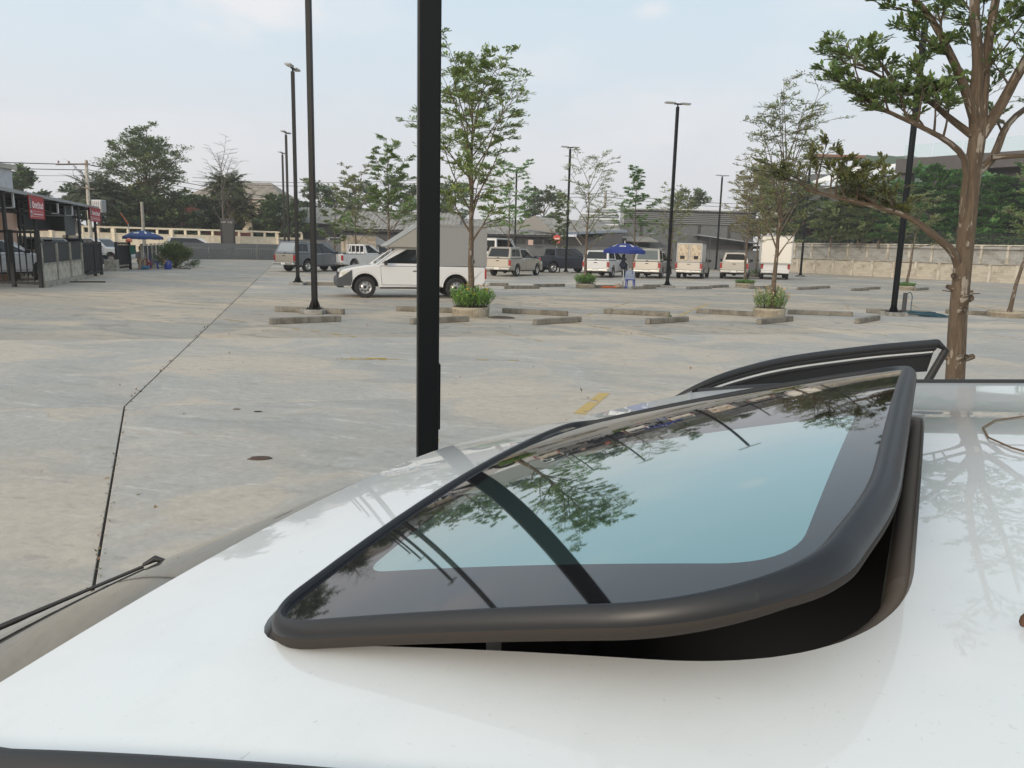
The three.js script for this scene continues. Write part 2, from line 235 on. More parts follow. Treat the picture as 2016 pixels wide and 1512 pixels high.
// worn yellow bay lines, 4 mm above the slabs
{
  const wear = (lo, hi, s) => texture(256, (u, v) => sst(lo, hi, fbm(u * 10 + s, v * 10, 5, 10)), false);
  const w1 = wear(.28, .55, 0), w2 = wear(.42, .68, 3);
  const ym = (a, op) => mat([.56, .40, .15], .85, { alphaMap: a, transparent: true, opacity: op });
  const M1 = ym(w1, .95), M2 = ym(w2, .6), M3 = ym(w2, .4);
  const line = (x0, z0, x1, z1, w, m) => { const L = Math.hypot(x1 - x0, z1 - z0), nx = -(z1 - z0) / L * w / 2, nz = (x1 - x0) / L * w / 2; const g = poly([[[x0 + nx, .004, z0 + nz], [x1 + nx, .004, z1 + nz], [x1 - nx, .004, z1 - nz], [x0 - nx, .004, z0 - nz]]]); const uv = g.attributes.uv, p = g.attributes.position; for (let i = 0; i < p.count; i++) uv.setXY(i, p.getX(i) * .4, p.getZ(i) * .4); const o = struct('painted_line', g, m); o.userData.label = 'worn yellow bay line painted on the concrete'; };
  line(.79, -8.75, 1.24, -10.09, .14, M1); line(-2.7, -12.62, -2.1, -12.66, .3, M1); line(-3.1, -12.56, .1, -12.9, .13, M2);
  line(-7.0, -18.5, -3.2, -15.6, .12, M2); line(2.0, -21.85, 4.16, -27.76, .12, M2); line(4.83, -22.62, 7.11, -28.24, .12, M1); line(-2.3, -23.2, -2.4, -19.8, .12, M3);
  for (let i = 0; i < 4; i++) line(7.7 + i * 2.9, -23.4 - i * .78, 9.9 + i * 2.9, -29 - i * .78, .12, M3);
  for (let i = 0; i < 6; i++) line(-4 + i * 3, -36.2 - i * .8, -2 + i * 3, -41.6 - i * .8, .12, M3);
  for (let i = 0; i < 5; i++) line(-1.5 + i * 2.9, -19.2 - i * .75, .6 + i * 2.9, -15.6 - i * .75, .12, M3);
}

// ---------------------------------------------------------------- buildings, walls, fences
function corrugated(w, l, pitch, amp, along = 'x') { // sheet in the xz plane centred at the origin, waves across x
  const n = Math.max(2, Math.round(w / pitch)), q = []; for (let i = 0; i < n; i++) { const a = -w / 2 + i * w / n, s = w / n; const px = [a, a + s * .35, a + s * .5, a + s * .85, a + s], py = [0, 0, amp, amp, 0]; for (let k = 0; k < 4; k++) q.push([[px[k], py[k], l / 2], [px[k + 1], py[k + 1], l / 2], [px[k + 1], py[k + 1], -l / 2], [px[k], py[k], -l / 2]]); }
  const g = uvm(poly(q), 5); return g;
}
function roofSheet(x0, x1, yE, zE, yR, zR, pitch = .45, amp = .05) { // sloping corrugated sheet, eave to ridge
  const L = Math.hypot(yR - yE, zR - zE), g = corrugated(x1 - x0, L, pitch, amp); g.rotateX(Math.atan2(yR - yE, zE - zR)); return g.translate((x0 + x1) / 2, (yE + yR) / 2, (zE + zR) / 2);
}
// warehouses behind the back fence
{
  const w1 = thing('warehouse', 'long grey shed with ribbed grey roof behind the back fence, left of the box pickup', 'building', [0, 0, 0]);
  mesh('roof', M(roofSheet(-26, -19, 3.85, -83.4, 5.6, -88), roofSheet(-26, -19, 3.85, -93, 5.6, -88.02)), C.greyRoof, w1);
  mesh('wall', uvm(bx(6.4, 3.9, 9, -22.4, 1.9, -88.6), 3), C.greyWall, w1); mesh('fascia', bx(7.1, .16, .1, -22.5, 3.72, -83.5), C.darkWall, w1);
  for (const x of [-25.6, -19.2]) mesh('gable', poly([[[x, 3.8, -84.1], [x, 3.8, -92.6], [x, 5.5, -88]]]), C.greyWall, w1);
  mesh('wall_lamp', bx(2.2, .05, .1, -21.6, 3.3, -84.05), C.galv, w1); mesh('gutter', bx(7.1, .1, .12, -22.5, 3.84, -83.38), C.galv, w1);
  const w2 = thing('warehouse', 'low grey roofed shed behind the tall tiered tree and the back fence', 'building');
  mesh('roof', M(roofSheet(-19, -6, 3.3, -82.5, 5.35, -88), roofSheet(-19, -6, 3.3, -93, 5.35, -88.02)), C.greyRoof, w2); mesh('wall', uvm(bx(12.6, 3.3, 9, -12.5, 1.6, -88), 3), C.greyWall, w2); mesh('fascia', bx(13, .2, .1, -12.5, 3.15, -82.7), C.darkWall, w2);
  const w3 = thing('warehouse', 'grey shed with low gabled roof behind the round red sign', 'building');
  mesh('roof', M(roofSheet(-7.6, 4.6, 3.1, -82, 4.75, -88, .6, .03), roofSheet(-7.6, 4.6, 3.1, -94, 4.75, -88.02, .6, .03)), C.greyRoof, w3);
  mesh('wall', uvm(bx(11.8, 3.2, 10.6, -1.5, 1.5, -88), 3), C.greyWall, w3); mesh('fascia', bx(12.2, .15, .1, -1.5, 2.98, -82.1), C.darkWall, w3);
  for (const x of [.4, 2.2, 3.6]) mesh('window', bx(1.1, .45, .06, x, 2.45, -82.66), C.glass, w3); mesh('panel', bx(1.6, .5, .06, -4.6, 2.6, -82.66), C.concPale, w3); mesh('wall_lamp', bx(1.3, .05, .08, -3, 3.0, -82.62), C.galv, w3);
  const w4 = thing('shed_roof', 'pale sloping lean-to roof with blue grey edge beside the tiered tree', 'shed');
  mesh('roof', uvm(poly([[[1.6, 5.15, -86], [9, 4.7, -86], [11.4, 3.75, -80.5], [4.2, 3.3, -80.5]], [[1.6, 5.05, -86], [9, 4.6, -86], [11.4, 3.65, -80.5], [4.2, 3.2, -80.5]]]), 3), C.greyRoof, w4);
  mesh('fascia', beam([4.2, 3.25, -80.45], [11.4, 3.7, -80.45], .12, .26), mat([.16, .2, .26], .6), w4); mesh('gable', poly([[[-.8, 3.9, -81.9], [2.0, 5.1, -81.9], [4.2, 3.3, -81.9]]]), C.greyRoof, w4);
  mesh('wall', bx(7.2, 3.0, 4.5, 7.9, 1.5, -83.6), C.darkWall, w4); mesh('strut', beam([5.9, 3.3, -80.2], [7.0, 1.9, -80.2], .2, .06), C.concPale, w4); mesh('dark_lean', extr([[6.2, 1.9], [9.4, 3.4], [10.9, 3.4], [10.9, 1.4], [6.2, 1.4]], .1).translate(0, 0, -80.1), C.greyWall, w4);
  const w5 = thing('silver_roof', 'white corrugated metal roof with horizontal ribs beside the dark warehouse', 'shed');
  { // curved roof with ribs across
    for (let i = 0; i < 8; i++) { const y0 = 4.0 + i * .31, x0 = 10.9 - [4.2, 4.4, 4.5, 4.5, 4.4, 4.2, 3.6, 2.4][i] + .6, x1 = 11.5; mesh('roof_rib', M(rb(x1 - x0, .22, .5, .07, (x0 + x1) / 2, y0 + .15, -86.2 - i * .55), bx(x1 - x0, .1, .5, (x0 + x1) / 2, y0 - .01, -86.4 - i * .55)), i % 2 ? C.whiteMetal : C.galv, w5); }
    mesh('wall', bx(4.3, 4, 4, 9.2, 2, -89), C.greyWall2, w5);
  }
  const w6 = thing('warehouse', 'large dark grey warehouse with ribbed upper band and black pilasters', 'building');
  mesh('wall', uvm(bx(14.2, 4.6, 12, 18.4, 2.3, -90.2), 3), C.greyWall2, w6);
  for (let i = 0; i < 7; i++) mesh('band_panel', rb(14.4, .15, .26, .05, 18.4, 4.72 + i * .2, -84.12), i === 6 ? C.darkWall : C.band, w6);
  mesh('parapet', uvm(bx(14.4, 1.45, .3, 18.4, 5.32, -84.45), 3), C.greyWall2, w6); mesh('roof_edge', bx(14.8, .1, 1.4, 18.4, 6.16, -84.4), C.whiteMetal, w6); mesh('side_panel', bx(.35, 1.6, .3, 11.35, 5.2, -84.1), C.galv, w6);
  for (const x of [13.4, 16.6, 19.6, 22.8]) mesh('pilaster', bx(.22, 1.6, .12, x, 3.85, -84.12), C.darkWall, w6);
  for (const x of [14.7, 17.9]) mesh('vent', bx(.9, .06, .06, x, 3.6, -84.16), C.galv, w6);
  mesh('awning', M(poly([[[11.2, 3.25, -84.2], [14.3, 3.28, -84.2], [14.9, 2.75, -81.6], [11.4, 2.68, -81.6]]]), bx(3.5, .1, .06, 13.15, 2.7, -81.6)), C.greyRoof, w6); mesh('doorway', bx(3, 2.2, .1, 12.9, 1.5, -84.16), C.darkWall, w6);
  mesh('lean_roof', beam([18.9, 3.5, -82.6], [25.4, 2.75, -82.6], 2.8, .1), C.galv, w6); mesh('lean_post', bx(.12, 3.2, .12, 20.2, 1.6, -81.4), C.darkWall, w6); mesh('lean_post', bx(.12, 2.8, .12, 23.8, 1.4, -81.4), C.darkWall, w6);
  mesh('lean_wall', uvm(bx(6, 2.4, .1, 22.4, 1.5, -83.7), 2), C.greyWall, w6);
}
// grey sheet fence along the back
{
  const f = thing('sheet_fence', 'low grey corrugated sheet fence closing the left lane', 'fence');
  const run = (g, a, b, h, two) => { const L = Math.hypot(b[0] - a[0], b[1] - a[1]), n = Math.round(L / 2.4), ang = -Math.atan2(b[1] - a[1], b[0] - a[0]); for (let i = 0; i < n; i++) { const t = (i + .5) / n, x = a[0] + (b[0] - a[0]) * t, z = a[1] + (b[1] - a[1]) * t, w = L / n - .03, hh = two ? h * .68 : h; const sh = corrugated(w, hh, .2, .03).rotateX(Math.PI / 2).translate(0, hh / 2, 0).rotateY(ang).translate(x, 0, z); mesh('fence_sheet', sh, C.fence, g); if (two) mesh('fence_sheet', bx(w, h * .31, .03).translate(0, h * .845, 0).rotateY(ang).translate(x, 0, z), C.fence, g); } };
  run(f, [-30.5, -71.6], [-23.6, -78], 1.5, true);
  const f2 = thing('sheet_fence', 'long grey sheet fence behind the parked pickups', 'fence');
  run(f2, [-23.6, -78.1], [26.8, -79], 1.98, false); mesh('top_rail', beam([-23.6, 2.0, -78.0], [26.8, 2.0, -78.9], .06), C.fence, f2);
}
// two tier block retaining wall on the right
{
  const w = thing('retaining_wall', 'two-tier concrete block retaining wall with posts along the right edge', 'wall');
  const A = [25.9, -80.5], D = [.5, .866], n = 20, step = 2.05; // direction of travel to the right and nearer
  const ang = -Math.atan2(D[1], D[0]), r = rng(31);
  for (let i = 0; i < n; i++) for (let tier = 0; tier < 2; tier++) {
    const off = tier ? 1.1 : 0, nx = D[1] * off, nz = -D[0] * off, x = A[0] + D[0] * step * (i + .5 + tier * .3) + nx, z = A[1] + D[1] * step * (i + .5 + tier * .3) + nz, y0 = tier ? 1.35 : -.05, h = tier ? 1.42 : 1.36;
    const put = g => g.rotateY(ang).translate(x, y0, z);
    mesh('wall_panel', uvm(put(bx(step - .14, h, .14, 0, h / 2, 0)), 4, r(), 0), tier ? C.block : C.blockWarm, w);
    mesh('wall_post', uvm(put(bx(.2, h + .05, .34, -step / 2, (h + .05) / 2, 0)), 3, r(), r()), C.concPale, w);
    mesh('coping', uvm(put(bx(step - .004, .09, .28, 0, h + .095, 0)), 3, r(), r()), tier ? C.concPale : C.conc, w);
  }
  struct('terrace', uvm(poly([[[26.3, 2.55, -81.5], [48, 2.55, -43.5], [150, 2.55, -43.5], [150, 2.55, -170], [26.3, 2.55, -170]]]), 3), C.soilGround);
  const sl = struct('ledge', uvm(poly([[[25.9, 1.3, -80.6], [46.5, 1.3, -45], [47.6, 1.3, -45.6], [27, 1.3, -81.2]]]), 3), C.soilGround);
}
// black railing on top of the wall
{
  const f = thing('railing', 'black metal railing on top of the block wall', 'fence'), A = [27.6, -80.4], D = [.5, .866];
  for (let i = 0; i < 17; i++) { const x = A[0] + D[0] * i * 2.3, z = A[1] + D[1] * i * 2.3, g = [bx(.07, 1.25, .07, x, 3.2, z)]; mesh('post', M(g), C.blackMatt, f); const s = []; for (let k = 1; k < 16; k++) { const t = k / 16 * 2.3; s.push(bx(.022, 1.1, .022, x + D[0] * t, 3.22, z + D[1] * t)); } for (const y of [2.7, 3.72]) s.push(beam([x, y, z], [x + D[0] * 2.3, y, z + D[1] * 2.3], .04)); mesh('rail_panel', M(s), C.blackMatt, f); }
}
// modern dark building with glass terrace
{
  const b = thing('modern_building', 'dark grey modern building with glass terrace railing behind the hedge', 'building');
  // facade line running to the right and nearer
  const P = (s, y, o = 0) => [36.0 + s * .62 + o * .78, y, -76 + s * .78 - o * .62];
  const slab = (s0, s1, y0, y1, o0, o1, m, name) => mesh(name, uvm(poly([[P(s0, y0, o0), P(s1, y0, o0), P(s1, y1, o0), P(s0, y1, o0)], [P(s0, y1, o0), P(s1, y1, o0), P(s1, y1, o1), P(s0, y1, o1)], [P(s0, y0, o0), P(s1, y0, o0), P(s1, y0, o1), P(s0, y0, o1)], [P(s0, y0, o0), P(s0, y1, o0), P(s0, y1, o1), P(s0, y0, o1)], [P(s1, y0, o0), P(s1, y1, o0), P(s1, y1, o1), P(s1, y0, o1)]]), 4), m, b);
  const dk = mat([.085, .078, .078], .7, { map: grainTex });
  slab(0, 40, 9.6, 10.9, 0, 9, dk, 'terrace_slab'); slab(.4, 1.3, 2.5, 9.6, .6, 1.4, dk, 'column'); slab(2.5, 40, 2.5, 9.6, 2.2, 9, mat([.12, .115, .11], .7, { map: grainTex }), 'wall');
  slab(13, 40, 13.6, 14.6, 2, 12, dk, 'upper_slab'); slab(16, 40, 10.9, 13.6, 5, 12, C.darkWall, 'upper_wall'); slab(30, 40, 16.8, 17.6, 1, 12, dk, 'roof_slab'); 
  for (let i = 0; i < 10; i++) { const s0 = .6 + i * 2.6; mesh('glass_panel', poly([[P(s0, 10.92, .25), P(s0 + 2.5, 10.92, .25), P(s0 + 2.5, 12.15, .25), P(s0, 12.15, .25)]]), C.glassTint, b); }
  for (let i = 0; i < 4; i++) { const s0 = 17 + i * 3; mesh('window', poly([[P(s0, 11.1, 4.95), P(s0 + 2.6, 11.1, 4.95), P(s0 + 2.6, 13.4, 4.95), P(s0, 13.4, 4.95)]]), mat([.03, .10, .10], .05), b); }
  for (let i = 0; i < 6; i++) { const s0 = 4 + i * 4; mesh('window', poly([[P(s0, 3.4, 2.15), P(s0 + 3, 3.4, 2.15), P(s0 + 3, 8.6, 2.15), P(s0, 8.6, 2.15)]]), C.glass, b); }
  const g = thing('market_hall', 'low hall with white sloped roof and tan columns behind the black railing', 'building');
  mesh('roof', uvm(poly([[[33.5, 9.6, -96], [40, 12.2, -96], [47, 12.9, -96], [47, 11.2, -86], [40, 10.4, -86], [33.5, 8.9, -86]]]), 4), mat([.72, .73, .74], .5), g);
  mesh('wall', uvm(bx(14, 6.5, 9, 40.4, 6, -91.4), 4), mat([.12, .115, .10], .8, { map: grainTex }), g); 
  for (const [x, w] of [[30.2, .9], [33.1, .9]]) mesh('column', uvm(bx(w, 3.6, .9, x, 4.3, -85.4), 3), C.peach, g);
  for (let i = 0; i < 4; i++) mesh('red_column', bx(.26, 3, .3, 31.1 + i * .45, 4, -87), C.brick, g);
  mesh('portico', bx(5, .7, 4, 31.8, 6.4, -86.5), mat([.3, .28, .25], .8), g); mesh('canopy', poly([[[28.6, 6.8, -84], [31.5, 7.6, -84], [31.5, 7.6, -88], [28.6, 6.8, -88]]]), C.whiteMetal, g); mesh('back_wall', bx(5, 3.4, .2, 31.8, 4.2, -88.4), C.darkWall, g);
  const pg = thing('rooftop_pergola', 'brown rooftop pergola with white rails far behind the white roof', 'pergola', [44.3, 12.6, -112]);
  mesh('top', bx(7, .35, 4, 0, 2.6, 0), C.wood, pg); for (const x of [-2.9, 1.2, 2.6, 3.1]) mesh('post', bx(.2, 2.6, .2, x, 1.2, 1.6), C.darkWall, pg); for (const y of [.5, .95, 1.4]) mesh('rail', bx(6.4, .07, .07, 0, y, 1.9), C.whiteMetal, pg); mesh('base', bx(7, 10.2, 4, 0, -5.0, 0), C.greyWall2, pg);
}
// left side: street canopy with signs, peach wall
{
  const k = thing('canopy_building', 'long open street canopy with dark underside and hanging red signs', 'building');
  // eave line from near to far; inner side lies to the left
  const A = [-19.3, -29], D = [-.315, -.949], N = [-.949, .315];
  const P = (s, y, o = 0) => [A[0] + D[0] * s + N[0] * o, y, A[1] + D[1] * s + N[1] * o];
  const q = (a, b, c, d) => [a, b, c, d], L0 = -6, L1 = 20.6;
  mesh('roof', M(poly([q(P(L0, 3.62), P(L1, 3.62), P(L1, 3.42, 5), P(L0, 3.42, 5)), q(P(L0, 3.56), P(L1, 3.56), P(L1, 3.36, 5), P(L0, 3.36, 5))])), mat([.23, .235, .24], .6, { map: grainTex }), k);
  mesh('eave_beam', beam(P(L0, 3.59, -.02), P(L1, 3.59, -.02), .08, .14), C.galv, k);
  mesh('inner_roof', poly([q(P(L0, 3.36, 5), P(L1, 3.36, 5), P(L1, 2.9, 10), P(L0, 2.9, 10))]), C.darkWall, k);
  for (let i = 0; i < 9; i++) { const s = L0 + 1 + i * 3.1; mesh('rafter', beam(P(s, 3.5), P(s, 3.31, 5), .06, .1), C.blackMatt, k); mesh('truss', M(beam(P(s, 2.9, .4), P(s, 3.4, 2.2), .05), beam(P(s, 2.9, .4), P(s, 3.5, .4), .05), beam(P(s, 2.9, 2.2), P(s, 3.35, 4.4), .05), beam(P(s, 2.9, .4), P(s, 2.9, 4.4), .05)), i % 2 ? C.darkWall : C.galv, k); }
  for (const s of [3.1, 7.5, 10.6, 13.8]) mesh('hanger', M(beam(P(s, 2.95, .1), P(s, 3.56, .1), .07), beam(P(s, 2.95, .1), P(s, 2.9, 1.3), .05)), C.whiteMetal, k);
  mesh('back_fascia', poly([q(P(5.1, 2.15, 1.5), P(22, 2.15, 1.5), P(22, 3.5, 1.5), P(5.1, 3.5, 1.5))]), mat([.018, .017, .02], .8), k);
  mesh('peach_wall', uvm(poly([q(P(3.6, 0, .5), P(3.6, 0, 1.7), P(3.6, 2.75, 1.7), P(3.6, 2.75, .5)), q(P(3.6, 0, .5), P(3.6, 2.75, .5), P(5, 2.75, .5), P(5, 0, .5))]), 3), mat([.60, .40, .30], .85, { map: grainTex }), k); mesh('upper_panel', poly([q(P(3.6, 2.76, .5), P(3.6, 2.76, 1.7), P(3.6, 3.5, 1.7), P(3.6, 3.5, .5))]), C.greyWall2, k);
  mesh('dark_door', poly([q(P(-4.6, 1.2, .8), P(1.3, 1.2, .8), P(1.3, 3.1, .8), P(-4.6, 3.1, .8))]), C.greyWall, k); mesh('meter_box', beam(P(3.5, 1.3, 1.02), P(3.5, 1.95, 1.02), .35, .2), C.darkWall, k);
  for (const s of [-5, 1.8, 6.2, 15.4, 20]) mesh('post', beam(P(s, -.05, .12), P(s, 3.55, .12), .11), C.darkWall, k);
  mesh('ladder_post', M(beam(P(6.9, 0, .9), P(6.9, 3.4, .9), .08), beam(P(7.6, 0, .9), P(7.6, 3.4, .9), .08), ...[.8, 1.3, 1.8, 2.3, 2.8].map(y => beam(P(6.9, y, .9), P(7.6, y, .9), .05))), C.darkWall, k);
  mesh('far_wall', uvm(poly([q(P(14.8, 1.9, .7), P(17.4, 1.9, .7), P(17.4, 3.5, .7), P(14.8, 3.5, .7))]), 2), C.greyWall2, k); mesh('far_wall', poly([q(P(17.5, 2.0, .8), P(19.6, 2.0, .8), P(19.6, 2.75, .8), P(17.5, 2.75, .8))]), C.concPale, k); mesh('low_wall', uvm(poly([q(P(5, 0, 6.5), P(22, 0, 6.5), P(22, 1.9, 6.5), P(5, 1.9, 6.5))]), 3), C.brick, k); mesh('glass_booth', poly([q(P(15, .4, .9), P(19.8, .4, .9), P(19.8, 1.9, .9), P(15, 1.9, .9))]), C.glass, k);
  // red sign boards with white lettering
  const draw = (g, w, h) => { g.fillStyle = '#b3232b'; g.fillRect(0, 0, w, h); g.fillStyle = '#fff'; g.strokeStyle = '#fff'; g.lineWidth = 3; g.font = 'bold 96px sans-serif'; g.fillText('One', 108, 128); g.fillText('Stud', 300, 128); g.fillStyle = '#3a3238'; g.fillRect(12, 24, 84, 118); g.fillStyle = '#d8cfd2'; for (let i = 0; i < 6; i++) g.fillRect(18, 32 + i * 18, 40 + (i * 37) % 34, 8); g.fillStyle = '#f2e9e9'; g.fillRect(22, 160, 66, 62); g.fillStyle = '#2c272a'; g.fillRect(30, 168, 22, 46); g.fillRect(58, 180, 22, 34); g.strokeRect(112, 162, 380, 56); g.fillStyle = '#fff'; for (let i = 0; i < 17; i++) g.fillRect(140 + i * 20, 182 + (i * 5) % 3 * 3, 13, 16 - (i * 5) % 3 * 2); };
  const tx = canvasTex(520, 240, draw), sm = mat([1, 1, 1], .5, { map: tx });
  const sign = (label, s, w, h, y, o = -.12) => { const t = thing('sign_board', label, 'sign'); const a = P(s, y, o), b = P(s + w, y, o), c = P(s + w, y + h, o), d = P(s, y + h, o); const g = poly([[a, b, c, d]]); g.setAttribute('uv', new THREE.Float32BufferAttribute([0, 0, 1, 0, 1, 1, 0, 0, 1, 1, 0, 1], 2)); mesh('face', g, sm, t); mesh('back', poly([[P(s, y, o + .05), P(s + w, y, o + .05), P(s + w, y + h, o + .05), P(s, y + h, o + .05)]]), C.signRed, t); mesh('rim', M(beam(a, b, .04), beam(b, c, .04), beam(c, d, .04), beam(d, a, .04)), C.signRed, t); };
  sign('red shop sign reading One Stud hanging from the near end of canopy', 4.5, 2.4, .95, 2.58); sign('small red shop sign reading One Stud at far end of canopy', 17.3, 3.2, .78, 2.75);
  const b0 = thing('white_building', 'white flat roofed building corner above the canopy at left edge', 'building'); mesh('wall', uvm(bx(9, 5.6, 8, -33.8, 2.8, -42), 3), mat([.55, .57, .6], .7, { map: grainTex }), b0); mesh('roof_slab', bx(9.4, .25, 8.4, -33.8, 5.7, -42), C.concPale, b0);
}
// perimeter fence posts and gates at left
{
  const f = thing('panel_fence', 'concrete post fence with dark screens between the two black gates', 'fence');
  const A = [-17.2, -28.2], B = [-19.3, -34.6], n = 3; const at2 = t => [A[0] + (B[0] - A[0]) * t, A[1] + (B[1] - A[1]) * t], L = Math.hypot(B[0] - A[0], B[1] - A[1]), ang = -Math.atan2(B[1] - A[1], B[0] - A[0]);
  for (let i = 0; i <= n; i++) { const [x, z] = at2(i / n); mesh('post', uvm(bx(.17, 1.6, .17, 0, .8, 0).rotateY(ang).translate(x, 0, z), 2, i * .3), C.conc, f); }
  for (let i = 0; i < n; i++) { const [x, z] = at2((i + .5) / n), w = L / n - .18, put = g => g.rotateY(ang).translate(x, 0, z); mesh('lower_panel', uvm(put(bx(w, .62, .08, 0, .50, 0)), 2, i * .4), C.concPale, f); mesh('screen', put(bx(w, .74, .05, 0, 1.2, 0)), mat([.03, .032, .034], .8), f); mesh('rail', uvm(put(bx(w, .07, .12, 0, .83, 0)), 2), C.conc, f); }
  mesh('footing', uvm(beam([A[0] + .03, .09, A[1]], [B[0] + .03, .09, B[1]], .3, .18), 2), C.conc, f); mesh('top_rail', beam([A[0], 1.61, A[1]], [B[0], 1.61, B[1]], .1, .06), C.blackMatt, f);
  const gate = (label, a, b, h, n, pos, open) => { const t = thing('bar_gate', label, 'gate'), L = Math.hypot(b[0] - a[0], b[1] - a[1]); const P = (s, y) => [a[0] + (b[0] - a[0]) * s, y, a[1] + (b[1] - a[1]) * s]; for (const s of pos) mesh('gate_post', beam(P(s, -.02), P(s, h), .12), C.blackMatt, t); for (let i = 1; i < n; i++) mesh('bar', beam(P(i / n, .1), P(i / n, h - .04), .035), C.blackMatt, t); mesh('rail', M(beam(P(0, .16), P(1, .16), .06, .09), beam(P(0, h - .07), P(1, h - .07), .06, .09)), C.blackMatt, t); if (open) mesh('screen', poly([[P(.02, .3), P(.98, .3), P(.98, h - .2), P(.02, h - .2)]]), mat([.022, .025, .028], .8), t); };
  gate('tall black barred gate at the left edge, nearest to camera', [-23.6, -28.6], [-17.15, -28.05], 2.05, 26, [1, .84, .5, 0], false);
  gate('black sliding gate with screen between panel fence and street', [-19.35, -34.7], [-20.6, -38.7], 1.62, 14, [0, .66, 1], true);
  gate('dark closed gate leaf beside the concrete block and blue umbrella', [-22.45, -43.9], [-22.85, -46.2], 1.6, 10, [0, 1], true);
  single('concrete_block', 'square concrete gate footing block at the street opening', 'block', uvm(rb(.62, .62, .6, .02, 0, .31, 0), 1), C.conc, [-22.5, 0, -43.4], .2);
  single('threshold_rail', 'thin dark metal strip lying on ground before the sliding gate', 'rail', beam([-18.2, .03, -31.6], [-17.0, .03, -32.2], .07, .05), C.blackMatt);
  const g2 = thing('roadside_fence', 'low dark fence behind the shrub and blue umbrella', 'fence'); for (let i = 0; i < 12; i++) { const t0 = i / 12, x = -22.2 - 8.2 * t0, z = -46.4 - 24.6 * t0; mesh('post', bx(.14, 1.5, .14, x, .75, z), C.concPale, g2); mesh('screen', beam([x, .95, z], [x - 8.2 / 12, .95, z - 24.6 / 12], .05, .85), mat([.03, .032, .034], .8), g2); mesh('base', uvm(beam([x, .26, z], [x - 8.2 / 12, .26, z - 24.6 / 12], .1, .5), 2), C.conc, g2); }
}
// cream wall across the street, red and cream buildings
{
  const w = thing('cream_wall', 'long cream painted wall with square openings across the street', 'wall'); const a = [-50, -65], b = [-22, -80.6]; const L = Math.hypot(b[0] - a[0], b[1] - a[1]), P = (s, y) => [a[0] + (b[0] - a[0]) * s / L, y, a[1] + (b[1] - a[1]) * s / L];
  mesh('lower_wall', uvm(beam(P(0, 1.05), P(L, 1.05), .2, 2.2), 4), C.cream, w); mesh('coping', beam(P(0, 2.72), P(L, 2.72), .26, .16), C.cream, w); mesh('ledge', beam(P(0, 2.17), P(L, 2.17), .25, .1), C.cream, w);
  for (let i = 0; i < 27; i++) { const s = i * L / 26; mesh('pier', uvm(beam(P(s, 0), P(s, 2.66), i % 4 ? .2 : .34), 2), C.cream, w); }
  const r = thing('brick_building', 'dark red brick building hidden behind the large leafy tree', 'building'); mesh('wall', uvm(bx(7, 6, 8, -36.6, 3, -92), 3), C.brick, r); mesh('roof_edge', bx(7.3, .3, 8.3, -36.6, 6.1, -92), C.concPale, r); mesh('wall_low', uvm(bx(30, 2.6, .3, -42, 1.3, -80), 3), C.brick, r);
  const c = thing('cream_hall', 'cream building with grey hipped roof beyond the palm', 'building'); mesh('wall', uvm(bx(11, 6.9, 9, -37, 3.4, -108), 4), C.cream, c); mesh('roof', uvm(poly([[[-43.5, 7.2, -103], [-30.5, 7.2, -103], [-33.5, 9.6, -108], [-40.5, 9.6, -108]], [[-30.5, 7.2, -103], [-30.5, 7.2, -113], [-33.5, 9.6, -108]]]), 4), mat([.33, .29, .25], .8, { map: grimeTex }), c); mesh('band', bx(12.2, .55, 10.2, -37, 6.7, -108), C.concPale, c); mesh('eave', bx(12.6, .14, 10.6, -37, 7.08, -108), C.wood, c);
  const t = thing('green_awning', 'green tarpaulin awning beyond the fence near the pale posts', 'awning'); mesh('sheet', poly([[[-29.6, 3.5, -84], [-24.6, 2.5, -84], [-24.8, 2.2, -81], [-29.4, 2.6, -81]]]), C.greenCloth, t); mesh('post', M(bx(.1, 2.6, .1, -29.3, 1.3, -81.2), bx(.1, 2.2, .1, -25, 1.1, -81.2)), C.darkWall, t);
  const p = thing('gate_pillar', 'cream gate pillar with pointed top beyond the grey fence', 'pillar', [-27.6, 0, -81]); mesh('shaft', bx(.8, 2.6, .8, 0, 1.3, 0), C.cream, p); mesh('fin', extr([[-.9, 2.4], [.35, 4.3], [.45, 2.4]], .15), C.cream, p); mesh('beam', bx(7, .8, .3, -3.8, 2.1, 0), C.cream, p);
  const s = thing('dark_sign', 'tall dark sign panel with white letters standing beside the cream wall', 'sign', [-27.8, 0, -75.7]); mesh('panel', bx(1.35, 3.3, .2, 0, 2.2, 0), C.darkWall, s); mesh('post', M(bx(.12, 3.4, .12, -.6, 1.7, .1), bx(.12, 3.4, .12, .6, 1.7, .1)), C.blackMatt, s);
  const lt = canvasTex(256, 64, (g, w, h) => { g.fillStyle = '#191719'; g.fillRect(0, 0, w, h); g.fillStyle = '#b9b4b4'; for (let i = 0; i < 9; i++) { if (i === 4) continue; g.fillRect(16 + i * 25, 16, 5, 32); g.fillRect(16 + i * 25, i % 2 ? 16 : 43, 15, 5); if (i % 3) g.fillRect(27 + i * 25, 18, 5, 30); } }); mesh('lettering', new THREE.PlaneGeometry(1.2, .3).translate(0, 3.5, .11), mat([1, 1, 1], .6, { map: lt }), s);
}

